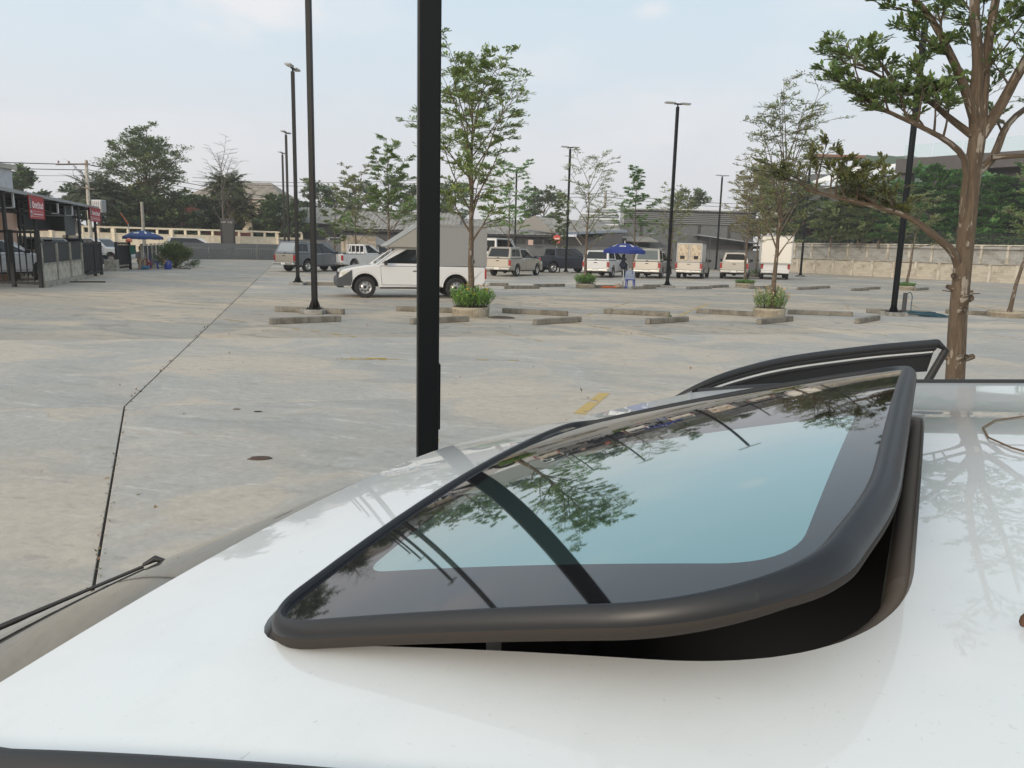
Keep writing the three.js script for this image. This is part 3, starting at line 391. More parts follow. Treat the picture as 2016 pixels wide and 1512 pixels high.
// ---------------------------------------------------------------- lamp posts
function lampPost(label, x, z, turn, withBox) {
  const t = thing('lamp_post', label, 'lamp post', [x, 0, z], turn, 'black lamp posts of the parking lot');
  mesh('footing', uvm(rb(.62, .12, .62, .02, 0, .055, 0, 0, 1), 1.5, x, z), C.concGrey, t);
  mesh('base_plate', M(bx(.36, .025, .36, 0, .128, 0), ...[[-1, -1], [1, -1], [1, 1], [-1, 1]].map(([a, b]) => cy(.014, .014, .05, a * .145, .15, b * .145, 6))), C.black, t);
  const gus = []; for (let k = 0; k < 4; k++) gus.push(extr([[.07, 0], [.175, 0], [.07, .26]], .012).rotateY(k * Math.PI / 2).translate(0, .14, 0)); mesh('gusset', M(gus), C.black, t);
  mesh('pole', rb(.135, 8.72, .135, .012, 0, 4.49, 0), C.black, t);
  mesh('bracket', M(cy(.04, .04, .18, 0, 8.92, 0, 8), rb(.4, .07, .09, .02, 0, 8.98, 0)), C.black, t);
  for (const s of [-1, 1]) { const h = mesh('lamp_head', rb(.52, .07, .26, .03, s * .42, 9.02, 0), C.galv, t); mesh('diffuser', bx(.42, .012, .2, s * .44, 8.979, 0), C.lampGlass, h); }
  if (withBox) mesh('access_cover', rb(.09, .42, .012, .004, .0, .95, 0).rotateY(Math.PI / 2).translate(.073, 0, 0), C.black, t);
  return t;
}
const e1a = Math.atan2(.2683, .9633);
lampPost('thick black lamp post standing right in front of the white car bonnet', -.535, -4.8, R(10), true);
lampPost('black lamp post between the two crossed wheel stops at left', -5.32, -20.6, e1a + 1.2);
lampPost('black lamp post near the front of the white box pickup', -9.47, -33.9, e1a + 1.25);
lampPost('black lamp post behind the grey canopy pickup, nearer of the two', -15.5, -53.5, e1a + 1.2);
lampPost('farthest black lamp post at left, behind the grey canopy pickup', -19.4, -65.8, e1a + 1.2);
lampPost('black lamp post right of the parasol, in front of the box truck', 7.83, -39.8, e1a);
lampPost('black lamp post beside the dark navy pickup', 3.78, -57.6, e1a);
lampPost('short looking far black lamp post left of the round red sign', -.05, -73, e1a);
lampPost('far black lamp post behind the beige box pickup', 19.6, -76, e1a);
lampPost('black lamp post beside the coiled blue hose', 12.18, -24.8, e1a);
lampPost('black lamp post before the block wall, right of the white box truck', 23.26, -63.4, e1a);

// ---------------------------------------------------------------- wheel stops
{
  const variants = [0, 1, 2].map(s => { const r = rng(90 + s), g = rb(1.0, .14, .16, .022, 0, .07, 0, 0, 2); g.scale(1, 1, 1); const p = g.attributes.position; for (let i = 0; i < p.count; i++) { const x = p.getX(i); p.setY(i, p.getY(i) + (p.getY(i) > .06 ? (vn(x * 9 + s * 7, 3) - .5) * .012 : 0)); p.setZ(i, p.getZ(i) + (vn(x * 7 + s * 3, 8) - .5) * .008); } return g; });
  const W = [ // x, z, length, angle (deg), label
    [-5.5, -20.75, 2.0, -12, 'concrete wheel stop behind the base of the left lamp post'], [-4.9, -18.15, 1.75, 38, 'chipped concrete wheel stop in front of the left lamp post'], [-2.5, -21.9, 1.7, -6, 'concrete wheel stop behind the flower planter and near pole'], [-1.8, -18.9, 1.65, 38, 'concrete wheel stop in front of the yellow flower planter'],
    [.6, -21.95, 1.92, -16, 'concrete wheel stop just right of the yellow flower planter'], [1.12, -19.5, 1.64, 42, 'concrete wheel stop at lower middle, left of two in front row'], [3.6, -22.6, 1.93, -17, 'concrete wheel stop behind the middle front stop'], [4.08, -20.4, 1.65, 40, 'concrete wheel stop at middle with weed beside it'],
    [6.45, -23.5, 1.77, -24, 'concrete wheel stop touching the leggy flower planter at right'], [7.2, -21.2, 1.83, 44, 'concrete wheel stop in front of the leggy flower planter'], [9.6, -24.2, 1.94, -9, 'concrete wheel stop right of the leggy flower planter'], [10.2, -22.2, 1.9, 49, 'short looking wheel stop left of the hose lamp post'], [12.7, -25.5, 1.99, -10, 'concrete wheel stop behind the coiled hose'], [15.6, -25.9, 2.0, -22, 'concrete wheel stop behind the big tree trunk at right'],
    [-1.05, -37.2, 1.6, 20, 'far wheel stop behind the rear of white box pickup'], [.35, -35.3, 1.75, 26, 'far wheel stop, second right of the white box pickup'], [1.7, -37.6, 1.9, 38, 'far wheel stop, third right of the white box pickup'], [4.0, -37.6, 2.0, 30, 'far wheel stop between green tub planter and blue chair'],
    [6.3, -37.7, 1.7, 40, 'far wheel stop right of the blue chair'], [7.3, -39.9, 1.8, 35, 'far wheel stop at foot of the middle lamp post'], [9.3, -39, 1.8, 36, 'far wheel stop right of the middle lamp post'], [10.8, -41, 1.9, 46, 'far wheel stop left of the low grass planter'], [13.1, -41.2, 2.2, 38, 'far wheel stop right of the low grass planter'],
    [15.6, -41.3, 1.9, 38, 'far wheel stop in line with white box truck'], [17, -43, 1.8, 42, 'far wheel stop right of white box truck'], [18.5, -41.5, 1.8, 40, 'far wheel stop before the block wall, nearer of two'], [20, -43.4, 1.8, 42, 'far wheel stop before the block wall, farther of two'], [23, -43.9, 2.2, 46, 'far wheel stop right of the leaning tree tub'], [-8.3, -34.1, 1.7, 10, 'far wheel stop at foot of second lamp post'],
  ];
  W.forEach(([x, z, L, a, label], i) => { const g = variants[i % 3].clone().scale(L, 1, 1); single('wheel_stop', label, 'wheel stop', uvm(g, 1.7, i * .37, i * .21), C.stop, [x, 0, z], R(a), 'concrete wheel stops on the lot'); });
}

// ---------------------------------------------------------------- trees
class Leaves {
  constructor() { this.p = []; this.n = []; this.c = []; }
  add(x, y, z, dir, size, r, col, wide = .42, flat = .5) { // folded rhombic leaf along dir
    const d = dir.clone(); d.x += (r() - .5) * 1.1; d.y += (r() - .5) * .9; d.z += (r() - .5) * 1.1; d.normalize();
    const up = V((r() - .5) * (1.6 - flat), 1, (r() - .5) * (1.6 - flat)).normalize(), s = d.clone().cross(up); if (s.lengthSq() < 1e-4) s.set(1, 0, 0); s.normalize().multiplyScalar(size * wide * .5); const n = s.clone().cross(d).normalize();
    const L = size, k = .55, f = size * .07;
    const A = [x, y, z], B = [x + d.x * L * k + s.x + n.x * f, y + d.y * L * k + s.y + n.y * f, z + d.z * L * k + s.z + n.z * f], D = [x + d.x * L * k - s.x + n.x * f, y + d.y * L * k - s.y + n.y * f, z + d.z * L * k - s.z + n.z * f], E = [x + d.x * L, y + d.y * L, z + d.z * L];
    this.p.push(...A, ...B, ...E, ...A, ...E, ...D); const v = 1.55 + r() * 1.0, w = (r() - .5) * .3; for (let i = 0; i < 6; i++) { this.n.push(n.x, n.y, n.z); this.c.push(col[0] * v * (1 + w), col[1] * v, col[2] * v * (1 - w)); }
  }
  geo() { const g = new THREE.BufferGeometry(); g.setAttribute('position', new THREE.Float32BufferAttribute(this.p, 3)); g.setAttribute('normal', new THREE.Float32BufferAttribute(this.n, 3)); g.setAttribute('color', new THREE.Float32BufferAttribute(this.c, 3)); return g; }
}
// spray of twigs and leaves growing from a chain of points
function grow(start, dir, len, rad, depth, o, wood, lv) {
  const r = o.r, n = depth > 1 ? 5 : 4, pts = [start.clone()], p = start.clone(), d = dir.clone().normalize();
  for (let i = 0; i < n; i++) { d.x += (r() - .5) * o.bend; d.z += (r() - .5) * o.bend; d.y += (r() - .5) * o.bend * .6 + o.lift; if (depth < 2) d.y *= o.flat; d.normalize(); p.addScaledVector(d, len / n); pts.push(p.clone()); }
  const rs = pts.map((_, i) => Math.max(o.minR, rad * (1 - .8 * i / n))); wood.push(tube(pts, rs, depth > 1 ? 6 : depth > 0 ? 4 : 3, false));
  if (depth > 0) { const m = o.kids[depth] ?? 4; for (let k = 0; k < m; k++) { const t = lerp(depth > 1 ? .3 : .22, 1, (k + r() * .8) / m), i = Math.min(n - 1, Math.floor(t * n)), q = pts[i].clone().lerp(pts[i + 1], t * n - i); const dd = pts[i + 1].clone().sub(pts[i]).normalize(); const a = r() * 6.283, side = V(Math.cos(a), (r() - .4) * .5, Math.sin(a)); const nd = dd.multiplyScalar(o.fwd).add(side.multiplyScalar(o.side)); grow(q, nd, len * o.ratio * (.6 + r() * .6) * (1.15 - .5 * t), rad * .45, depth - 1, o, wood, lv); } }
  if (depth <= 1) { const m = depth === 0 ? o.leaves : Math.ceil(o.leaves * .6); for (let k = 0; k < m; k++) { const t = lerp(.15, 1.05, r()), i = Math.min(n - 1, Math.floor(t * n)), q = pts[i].clone().lerp(pts[i + 1], Math.min(1.1, t * n - i)); const s = o.scatter; lv.add(q.x + (r() - .5) * s, q.y + (r() - .5) * s * .45, q.z + (r() - .5) * s, pts[i + 1].clone().sub(pts[i]).normalize().add(V(0, .25, 0)), o.leaf * (.6 + r() * .7), r, o.col, o.wide ?? .42); } }
}
function tree(label, x, z, q, group, baseY = 0) {
  const r = rng(q.seed), wood = [], lv = new Leaves(), H = q.h, o = { r, bend: .22, lift: .03, flat: .62, fwd: .75, side: .75, ratio: .42, minR: .006, kids: { 2: q.k2 ?? 6, 1: q.k1 ?? 4 }, leaves: q.leaves ?? 14, leaf: q.leaf ?? .09, scatter: q.scatter ?? .16, col: q.col ?? [.09, .13, .035], wide: q.wide };
  const tp = [], N = 12; let lx = 0, lz = 0; for (let i = 0; i <= N; i++) { const t = i / N; lx += (r() - .5) * .035 * H * .3 + (q.lean?.[0] ?? 0) * H / N; lz += (r() - .5) * .035 * H * .3 + (q.lean?.[1] ?? 0) * H / N; if (!i) lx = lz = 0; tp.push(V(lx, t * H * .93, lz)); }
  wood.push(tube(tp, tp.map((_, i) => Math.max(.012, q.r * (1 - .9 * i / N) * (i ? 1 : 1.25))), 9, false));
  const nb = q.branches; for (let b = 0; b < nb; b++) {
    const t = lerp(q.base, .97, Math.pow(b / (nb - 1), .85)), i = Math.min(N - 1, Math.floor(t * N)), p = tp[i].clone().lerp(tp[i + 1], t * N - i), a = b * 2.4 + r() * .7, up = q.up * (.8 + .4 * r()) + (t > .8 ? .5 : 0), prof = q.prof ? q.prof((t - q.base) / (1 - q.base)) : 1;
    grow(p, V(Math.cos(a), up, Math.sin(a)), q.spread * prof * (.75 + r() * .5), q.r * .36 * (1.1 - t * .6), q.depth ?? 2, o, wood, lv);
  }
  const t = thing(q.name ?? 'tree', label, 'tree', [x, baseY, z], 0, group);
  mesh('trunk', M(wood), q.bark ?? C.bark, t); if (lv.p.length) mesh('crown', lv.geo(), LEAF, t); return t;
}
const lotTree = { r: .085, base: .3, up: 1.25, spread: 2.1, branches: 17, k2: 7, k1: 4, leaves: 12, leaf: .085, col: [.085, .13, .035] };
const GT = 'young trees planted across the lot';
tree('tall green tiered tree rising from the yellow flower planter', -1.19, -20.9, { ...lotTree, seed: 11, h: 6.15, r: .10, base: .34, up: 1.35, spread: 2.15, branches: 24, prof: t => .75 + .5 * Math.sin(t * 2.6) - .35 * t, leaves: 20, leaf: .10, col: [.115, .155, .045] }, GT);
tree('sparse half bare tree above the leggy flower planter', 7.68, -23.0, { ...lotTree, seed: 23, h: 5.15, r: .085, base: .36, up: 1.7, spread: 1.9, branches: 20, leaves: 11, prof: t => .85 + .55 * Math.sin(t * 3) - .1 * t, col: [.10, .12, .045], leaf: .085 }, GT);
tree('thin sparse tree in the green tub near the blue parasol', 3.43, -37.3, { ...lotTree, seed: 37, h: 5.6, base: .34, up: .9, spread: 1.9, branches: 14, leaves: 7, leaf: .10, col: [.11, .14, .05] }, GT);
tree('broad tiered green tree rising behind the white box pickup', -5.7, -35, { ...lotTree, seed: 41, h: 5.7, base: .3, up: .55, spread: 2.0, branches: 17, leaves: 16, leaf: .12, prof: t => 1.05 - .55 * t + .25 * Math.sin(t * 9), k1: 5 }, GT);
tree('brownish tree above the silver open bed pickup', 12.45, -42, { ...lotTree, seed: 43, h: 5.6, base: .36, up: .9, spread: 1.8, branches: 15, leaves: 9, leaf: .11, col: [.13, .12, .045] }, GT);
tree('leaning young tree in round tub before the block wall', 22.0, -43.7, { ...lotTree, seed: 47, h: 5.0, lean: [.09, 0], base: .5, up: .4, spread: 1.7, branches: 11, leaves: 10, leaf: .12, col: [.10, .12, .04] }, GT);
tree('leaning tree in bare round tub at the right edge', 16.26, -25.4, { ...lotTree, seed: 53, h: 4.6, r: .075, lean: [.15, -.02], base: .45, up: .7, spread: 1.3, branches: 11, leaves: 10, leaf: .085, col: [.11, .15, .045] }, GT);
tree('olive green tree behind the white pickup with rack', -11.4, -56, { ...lotTree, seed: 59, h: 6.2, base: .3, up: .9, spread: 1.9, branches: 15, leaves: 12, leaf: .15, col: [.12, .13, .05] }, GT);
tree('small narrow tree right of the grey canopy pickup', -13.4, -58, { ...lotTree, seed: 61, h: 5.0, base: .3, up: .7, spread: 1.1, branches: 11, leaves: 12, leaf: .16 }, GT);
tree('bright green spreading tree behind the beige canopy pickup', -.5, -57, { ...lotTree, seed: 67, h: 7.0, base: .3, up: .9, spread: 2.4, branches: 14, leaves: 16, leaf: .16, col: [.10, .18, .045] }, GT);
tree('slim columnar tree beside the round red sign', 3.5, -61, { ...lotTree, seed: 71, h: 5.7, r: .05, base: .25, up: 1, spread: .9, branches: 13, leaves: 14, leaf: .15, col: [.10, .13, .05] }, GT);
tree('layered green tree directly above the blue parasol', 8.9, -59, { ...lotTree, seed: 73, h: 7.8, base: .28, up: 1.1, spread: 2.2, branches: 15, leaves: 15, leaf: .16, prof: t => 1.1 - .75 * t, col: [.075, .14, .04] }, GT);
tree('pale yellowish tree behind the middle lamp post', 12.4, -62, { ...lotTree, seed: 79, h: 5.6, base: .3, up: 1.2, spread: 2.2, branches: 13, leaves: 7, leaf: .15, col: [.14, .16, .055] }, GT);
tree('brownish green tree left of the white box truck', 18.75, -60.6, { ...lotTree, seed: 83, h: 7.0, base: .3, up: .8, spread: 2.2, branches: 15, leaves: 12, leaf: .15, col: [.13, .12, .045] }, GT);
// far trees
const GF = 'trees beyond the lot';
const far = { depth: 2, bark: C.barkFar, r: .28, base: .25, up: .8, branches: 22, k2: 7, k1: 5, leaves: 12, leaf: .4, scatter: .7, wide: .6, minRx: .02 };
tree('large round leafy tree towering over the street at left', -36.1, -77.5, { ...far, seed: 101, h: 10.6, base: .25, spread: 3.9, up: .75, branches: 30, k1: 6, leaves: 13, leaf: .25, scatter: .75, prof: t => .95 + .35 * Math.sin(t * 3) - .3 * t, col: [.085, .115, .045], r: .3 }, GF);
tree('bare leafless tree between leafy tree and palm', -29, -78, { ...far, seed: 103, h: 10, base: .3, spread: 3.0, up: 1.4, branches: 16, k2: 7, k1: 5, leaves: 0, r: .16, bark: C.barkGrey }, GF);
[[-52, -80, 6.5], [-47, -74, 6.6], [-42.5, -78, 5.6], [-39, -80, 6], [-31.5, -84, 4.4], [-26.6, -87, 4.6], [-24.5, -82, 4.8], [-37.5, -76.5, 4.6], [-34.2, -78.5, 4.8], [-31.6, -83, 4.6]].forEach(([x, z, h], i) => tree(['dark shrubby tree far left above canopy roof', 'dark green tree behind the utility pole', 'dense low tree left under the large leafy tree', 'yellow green low tree behind cream wall openings', 'dark bush tree between brick wall and palm', 'low green tree beside tall dark sign', 'round dark green tree left of the ribbed shed', 'dark bush left of the large leafy tree trunk', 'dark bush right under the large leafy tree', 'dark bush left of the tall palm'][i], x, z, { ...far, seed: 110 + i, h, base: .12, spread: 2.6, up: .5, branches: 16, leaves: 9, leaf: .42, col: i === 3 ? [.16, .16, .045] : [.07, .10, .042] }, GF));
[[-24.5, -97, 8], [-19.5, -99, 8.2], [-14, -98, 8.4], [-8, -97, 7.6], [3.5, -98, 7.6], [23, -104, 8.6]].forEach(([x, z, h], i) => tree(['sparse dark tree above left end of the ribbed shed', 'sparse dark tree above the ribbed shed roof', 'tree behind the olive tree and low shed', 'dark tree behind the thick near pole', 'dark leafy tree above the gabled shed roof', 'small dark tree top over the dark warehouse'][i], x, z, { ...far, seed: 130 + i, h, base: .4, spread: 2.8, up: .5, branches: 13, leaves: 6, leaf: .45, col: [.075, .10, .05] }, GF));
[[26.4, -83.5, 9.2], [29, -81.5, 8.4]].forEach(([x, z, h], i) => tree(['olive brown bushy tree beside the dark warehouse end', 'dark bushy tree left of the tan columns'][i], x, z, { ...far, seed: 150 + i, h: h - 1, base: .15, spread: 2.7, up: .6, branches: 16, leaves: 10, leaf: .4, col: i ? [.05, .075, .03] : [.10, .10, .035] }, GF, 1));
// hedge trees on the terrace at right: dense, big glossy leaf clumps
[[29.3, -73, 4.4], [31.2, -71.5, 4.8], [32.6, -70.5, 6.0], [34.4, -70, 6.4], [36.2, -69, 7.8], [38.2, -68, 7.2], [40.2, -66.5, 6.8], [42.3, -64, 7.4], [44.2, -62, 6.6], [46.5, -59.5, 7]].forEach(([x, z, h], i) => tree(['olive hedge tree at left end of the terrace row', 'hedge tree second from left on the terrace', 'hedge tree third from left on the terrace', 'bright green hedge tree left of the hose lamp post', 'tall dark hedge tree right of the hose lamp post', 'dark hedge tree, sixth along the terrace', 'dark hedge tree left of the big trunk', 'dark hedge tree right of the big trunk', 'hedge tree near right picture edge', 'hedge tree at the far right picture edge'][i], x, z, { depth: 1, bark: C.barkFar, r: .09, seed: 170 + i, h: h - .7, base: .1, up: .7, spread: 1.45, branches: 34, k1: 9, leaves: 26, leaf: .34, scatter: .5, wide: .55, col: i < 2 ? [.075, .10, .03] : [.04, .105, .022] }, 'hedge trees on the terrace', 2.5));
// ground cover under the railing and far green hill
{
  const r = rng(9), lv = new Leaves(); for (let i = 0; i < 5000; i++) { const s = r() * 40, o = .1 + r() * 1.6; lv.add(27.4 + .5 * s + .866 * o, 2.55 + r() * .9, -80.6 + .866 * s - .5 * o, V(0, .6, 0), .28, r, [.03, .06, .02], .5); }
  const o = mesh('ground_cover', lv.geo(), LEAF, scene); o.userData = { kind: 'stuff', label: 'dark low ground cover under the black railing', category: 'plants' };
  const h = new THREE.PlaneGeometry(160, 60, 80, 10), p = h.attributes.position; for (let i = 0; i < p.count; i++) { const x = p.getX(i), y = p.getY(i); p.setZ(i, (y + 30) / 60 * 27 * sst(2, 42, x) * (.85 + .3 * vn(x * .12 + 40, y * .2)) + vn(x * 1.3 + 80, y * 1.3) * 1.2); } h.rotateX(-Math.PI / 2); h.computeVertexNormals(); const hm = struct('hill', ni(h), mat([.05, .085, .05], 1)); hm.position.set(60, 0, -190);
}
// palms
function palm(label, x, z, h, n, len, seed, col, droop = 1) {
  const r = rng(seed), t = thing('palm_tree', label, 'palm', [x, 0, z]); const tp = []; for (let i = 0; i <= 8; i++) tp.push(V(Math.sin(i * .4) * .08, h * i / 8, 0)); mesh('trunk', tube(tp, tp.map((_, i) => .2 - .006 * i), 8), C.barkFar, t);
  const lv = new Leaves(), st = [];
  for (let k = 0; k < n; k++) { const a = k * 2.4 + r() * .4, el = lerp(1.25, -.35, k / n), L = len * (.8 + .35 * r()), pts = []; let p = V(0, h, 0), d = V(Math.cos(a) * Math.cos(el), Math.sin(el), Math.sin(a) * Math.cos(el)); for (let i = 0; i <= 7; i++) { pts.push(p.clone()); p.addScaledVector(d, L / 7); d.y -= .17 * droop; d.normalize(); } st.push(tube(pts, [.035, .03, .025, .02, .016, .012, .01, .006], 4, false)); for (let i = 4; i < 50; i++) { const s = i / 50 * 7, j = Math.min(6, Math.floor(s)), q = pts[j].clone().lerp(pts[j + 1], s - j), dd = pts[j + 1].clone().sub(pts[j]).normalize(), sd = dd.clone().cross(V(0, 1, 0)).normalize(); for (const e of [-1, 1]) lv.add(q.x, q.y, q.z, sd.clone().multiplyScalar(e * 1.1).add(dd).add(V(0, -.35, 0)), .75 * Math.sin(Math.PI * Math.min(1, .25 + i / 60)), r, col, .13, 1.4); } }
  mesh('fronds', lv.geo(), LEAF, t); mesh('stems', M(st), mat([.10, .10, .05], .8), t);
}
palm('bushy grey green palm behind the utility pole at left', -39.6, -74.5, 5.4, 50, 3.9, 201, [.10, .12, .07]);
palm('tall palm right of the bare tree', -29.4, -80.5, 7.0, 38, 3.0, 203, [.10, .125, .04], 1.25);
palm('shorter yellowing palm at the foot of the tall palm', -28.2, -81.2, 4.6, 36, 2.9, 205, [.10, .10, .03], 1.3);
palm('short dark palm by the tall dark sign', -26.8, -82.2, 3.2, 30, 2.7, 207, [.04, .06, .025], 1.3);

// ---------------------------------------------------------------- the near tree at right
{
  const t = thing('tree', 'near tree at right with pale blotched trunk and pruned branch stubs', 'tree', [3.36, 0, -5.7], 0, GT), r = rng(7), wood = [], lv = new Leaves();
  const P = (x, y, z = 0) => V(x - 3.36, y, z), limbs = [];
  const limb = (pts, r0, r1, n = 14, seg = 10) => { const q = smooth(pts, n); wood.push(tube(q, q.map((_, i) => lerp(r0, r1, i / n)), seg)); limbs.push([q, r0, r1]); return q; };
  limb([P(3.36, 0), P(3.335, .6), P(3.315, 1.02), P(3.285, 1.4), P(3.27, 1.78), P(3.262, 2.18), P(3.255, 2.57), P(3.262, 2.88)], .071, .053, 40, 16);
  const up1 = limb([P(3.25, 2.78), P(3.21, 3.0), P(3.20, 3.22), P(3.12, 3.64), P(3.1, 4.4), P(3.14, 5.3)], .052, .018, 20), up2 = limb([P(3.27, 2.8), P(3.28, 3.22, -.05), P(3.32, 3.65, -.1), P(3.42, 4.4, -.15), P(3.5, 5.2, -.2)], .042, .014, 20), up3 = limb([P(3.28, 2.75), P(3.36, 2.92, .03), P(3.51, 3.29, .05), P(3.8, 3.9, .1), P(4.1, 4.6, .15)], .046, .014, 20), rr = limb([P(3.29, 2.5), P(3.41, 2.6, -.05), P(3.58, 2.86, -.2), P(4.0, 3.1, -.5), P(4.6, 3.3, -.8)], .035, .012);
  const lb = limb([P(3.24, 1.83), P(3.16, 1.93, .05), P(2.96, 2.06, .1), P(2.80, 2.17, .08), P(2.61, 2.23, .05), P(2.3, 2.30, 0), P(2.1, 2.35, -.05)], .034, .009), st = limb([P(3.245, 2.1), P(3.205, 2.25, .02), P(3.175, 2.56, .04), P(3.03, 2.68, .08), P(2.81, 2.78, .1), P(2.56, 2.88, .1), P(2.34, 3.0, .05)], .030, .009);
  const l1 = limb([P(3.235, 2.83), P(3.06, 3.04, .12), P(2.89, 3.24, .2), P(2.69, 3.47, .25), P(2.45, 3.72, .2), P(2.2, 4.1, .1)], .036, .009), l2 = limb([P(3.22, 2.75), P(3.10, 2.88, -.1), P(2.99, 3.01, -.2), P(2.81, 3.12, -.3), P(2.5, 3.3, -.35)], .028, .008);
  limb([P(3.36, 2.6, .03), P(3.62, 2.62, .1), P(4.1, 2.72, .2)], .02, .006);
  const o = { r, bend: .3, lift: .02, flat: .8, fwd: .8, side: .7, ratio: .5, minR: .0022, kids: { 2: 5, 1: 4 }, leaves: 9, leaf: .050, scatter: .035, col: [.068, .10, .028], wide: .42 };
  const spray = (q, t0, n, len, dep, side, oo = o) => { for (let k = 0; k < n; k++) { const s = lerp(t0, 1, (k + r() * .6) / n) * (q.length - 1), i = Math.min(q.length - 2, Math.floor(s)), p = q[i].clone().lerp(q[i + 1], s - i), d = q[i + 1].clone().sub(q[i]).normalize(), a = r() * 6.283; grow(p, d.multiplyScalar(.7).add(V(Math.cos(a) * .8 + side[0], (r() - .3) * .6 + side[1], Math.sin(a) * .8)), len * (.6 + .7 * r()), .009, dep, oo, wood, lv); } };
  spray(st, .55, 13, .36, 2, [-.15, .35]); spray(l1, .3, 11, .40, 2, [-.25, .0]); spray(l2, .3, 13, .40, 2, [-.3, -.15]);
  spray(lb, .40, 17, .36, 2, [-.1, .3], { ...o, leaf: .042, leaves: 11, col: [.075, .082, .026] });
  spray(up1, .3, 10, .5, 2, [0, 0]); spray(up2, .25, 10, .5, 2, [.1, 0]); spray(up3, .25, 9, .45, 2, [.1, 0]); spray(rr, .4, 7, .4, 2, [.2, 0]);
  // stubs and knots
  for (const [y, a, L, q] of [[1.13, .15, .07, .022], [1.15, 2.9, .03, .02], [1.15, -1.5, .05, .02], [1.62, .1, .02, .02], [1.66, 3.05, .015, .016], [1.58, -1.35, .035, .026], [1.5, -1.7, .025, .02], [1.74, -2.6, .02, .02]]) { const c = P(3.30 - (y - 1.1) * .06, y), d = V(Math.cos(a), .28, -Math.sin(a)); wood.push(tube([c.clone().addScaledVector(d, .05), c.clone().addScaledVector(d, .08), c.clone().addScaledVector(d, .078 + L)], [q * 1.5, q * 1.1, q * .95], 9)); }
  for (const [y, a] of [[1.645, 3.1], [1.63, .05]]) { const c = P(3.28, y); wood.push(tube([c, c.clone().add(V(Math.cos(a) * .14, .01, 0))], [.006, .003], 5)); }
  mesh('trunk', M(wood), C.bark, t); mesh('crown', lv.geo(), LEAF, t);
}
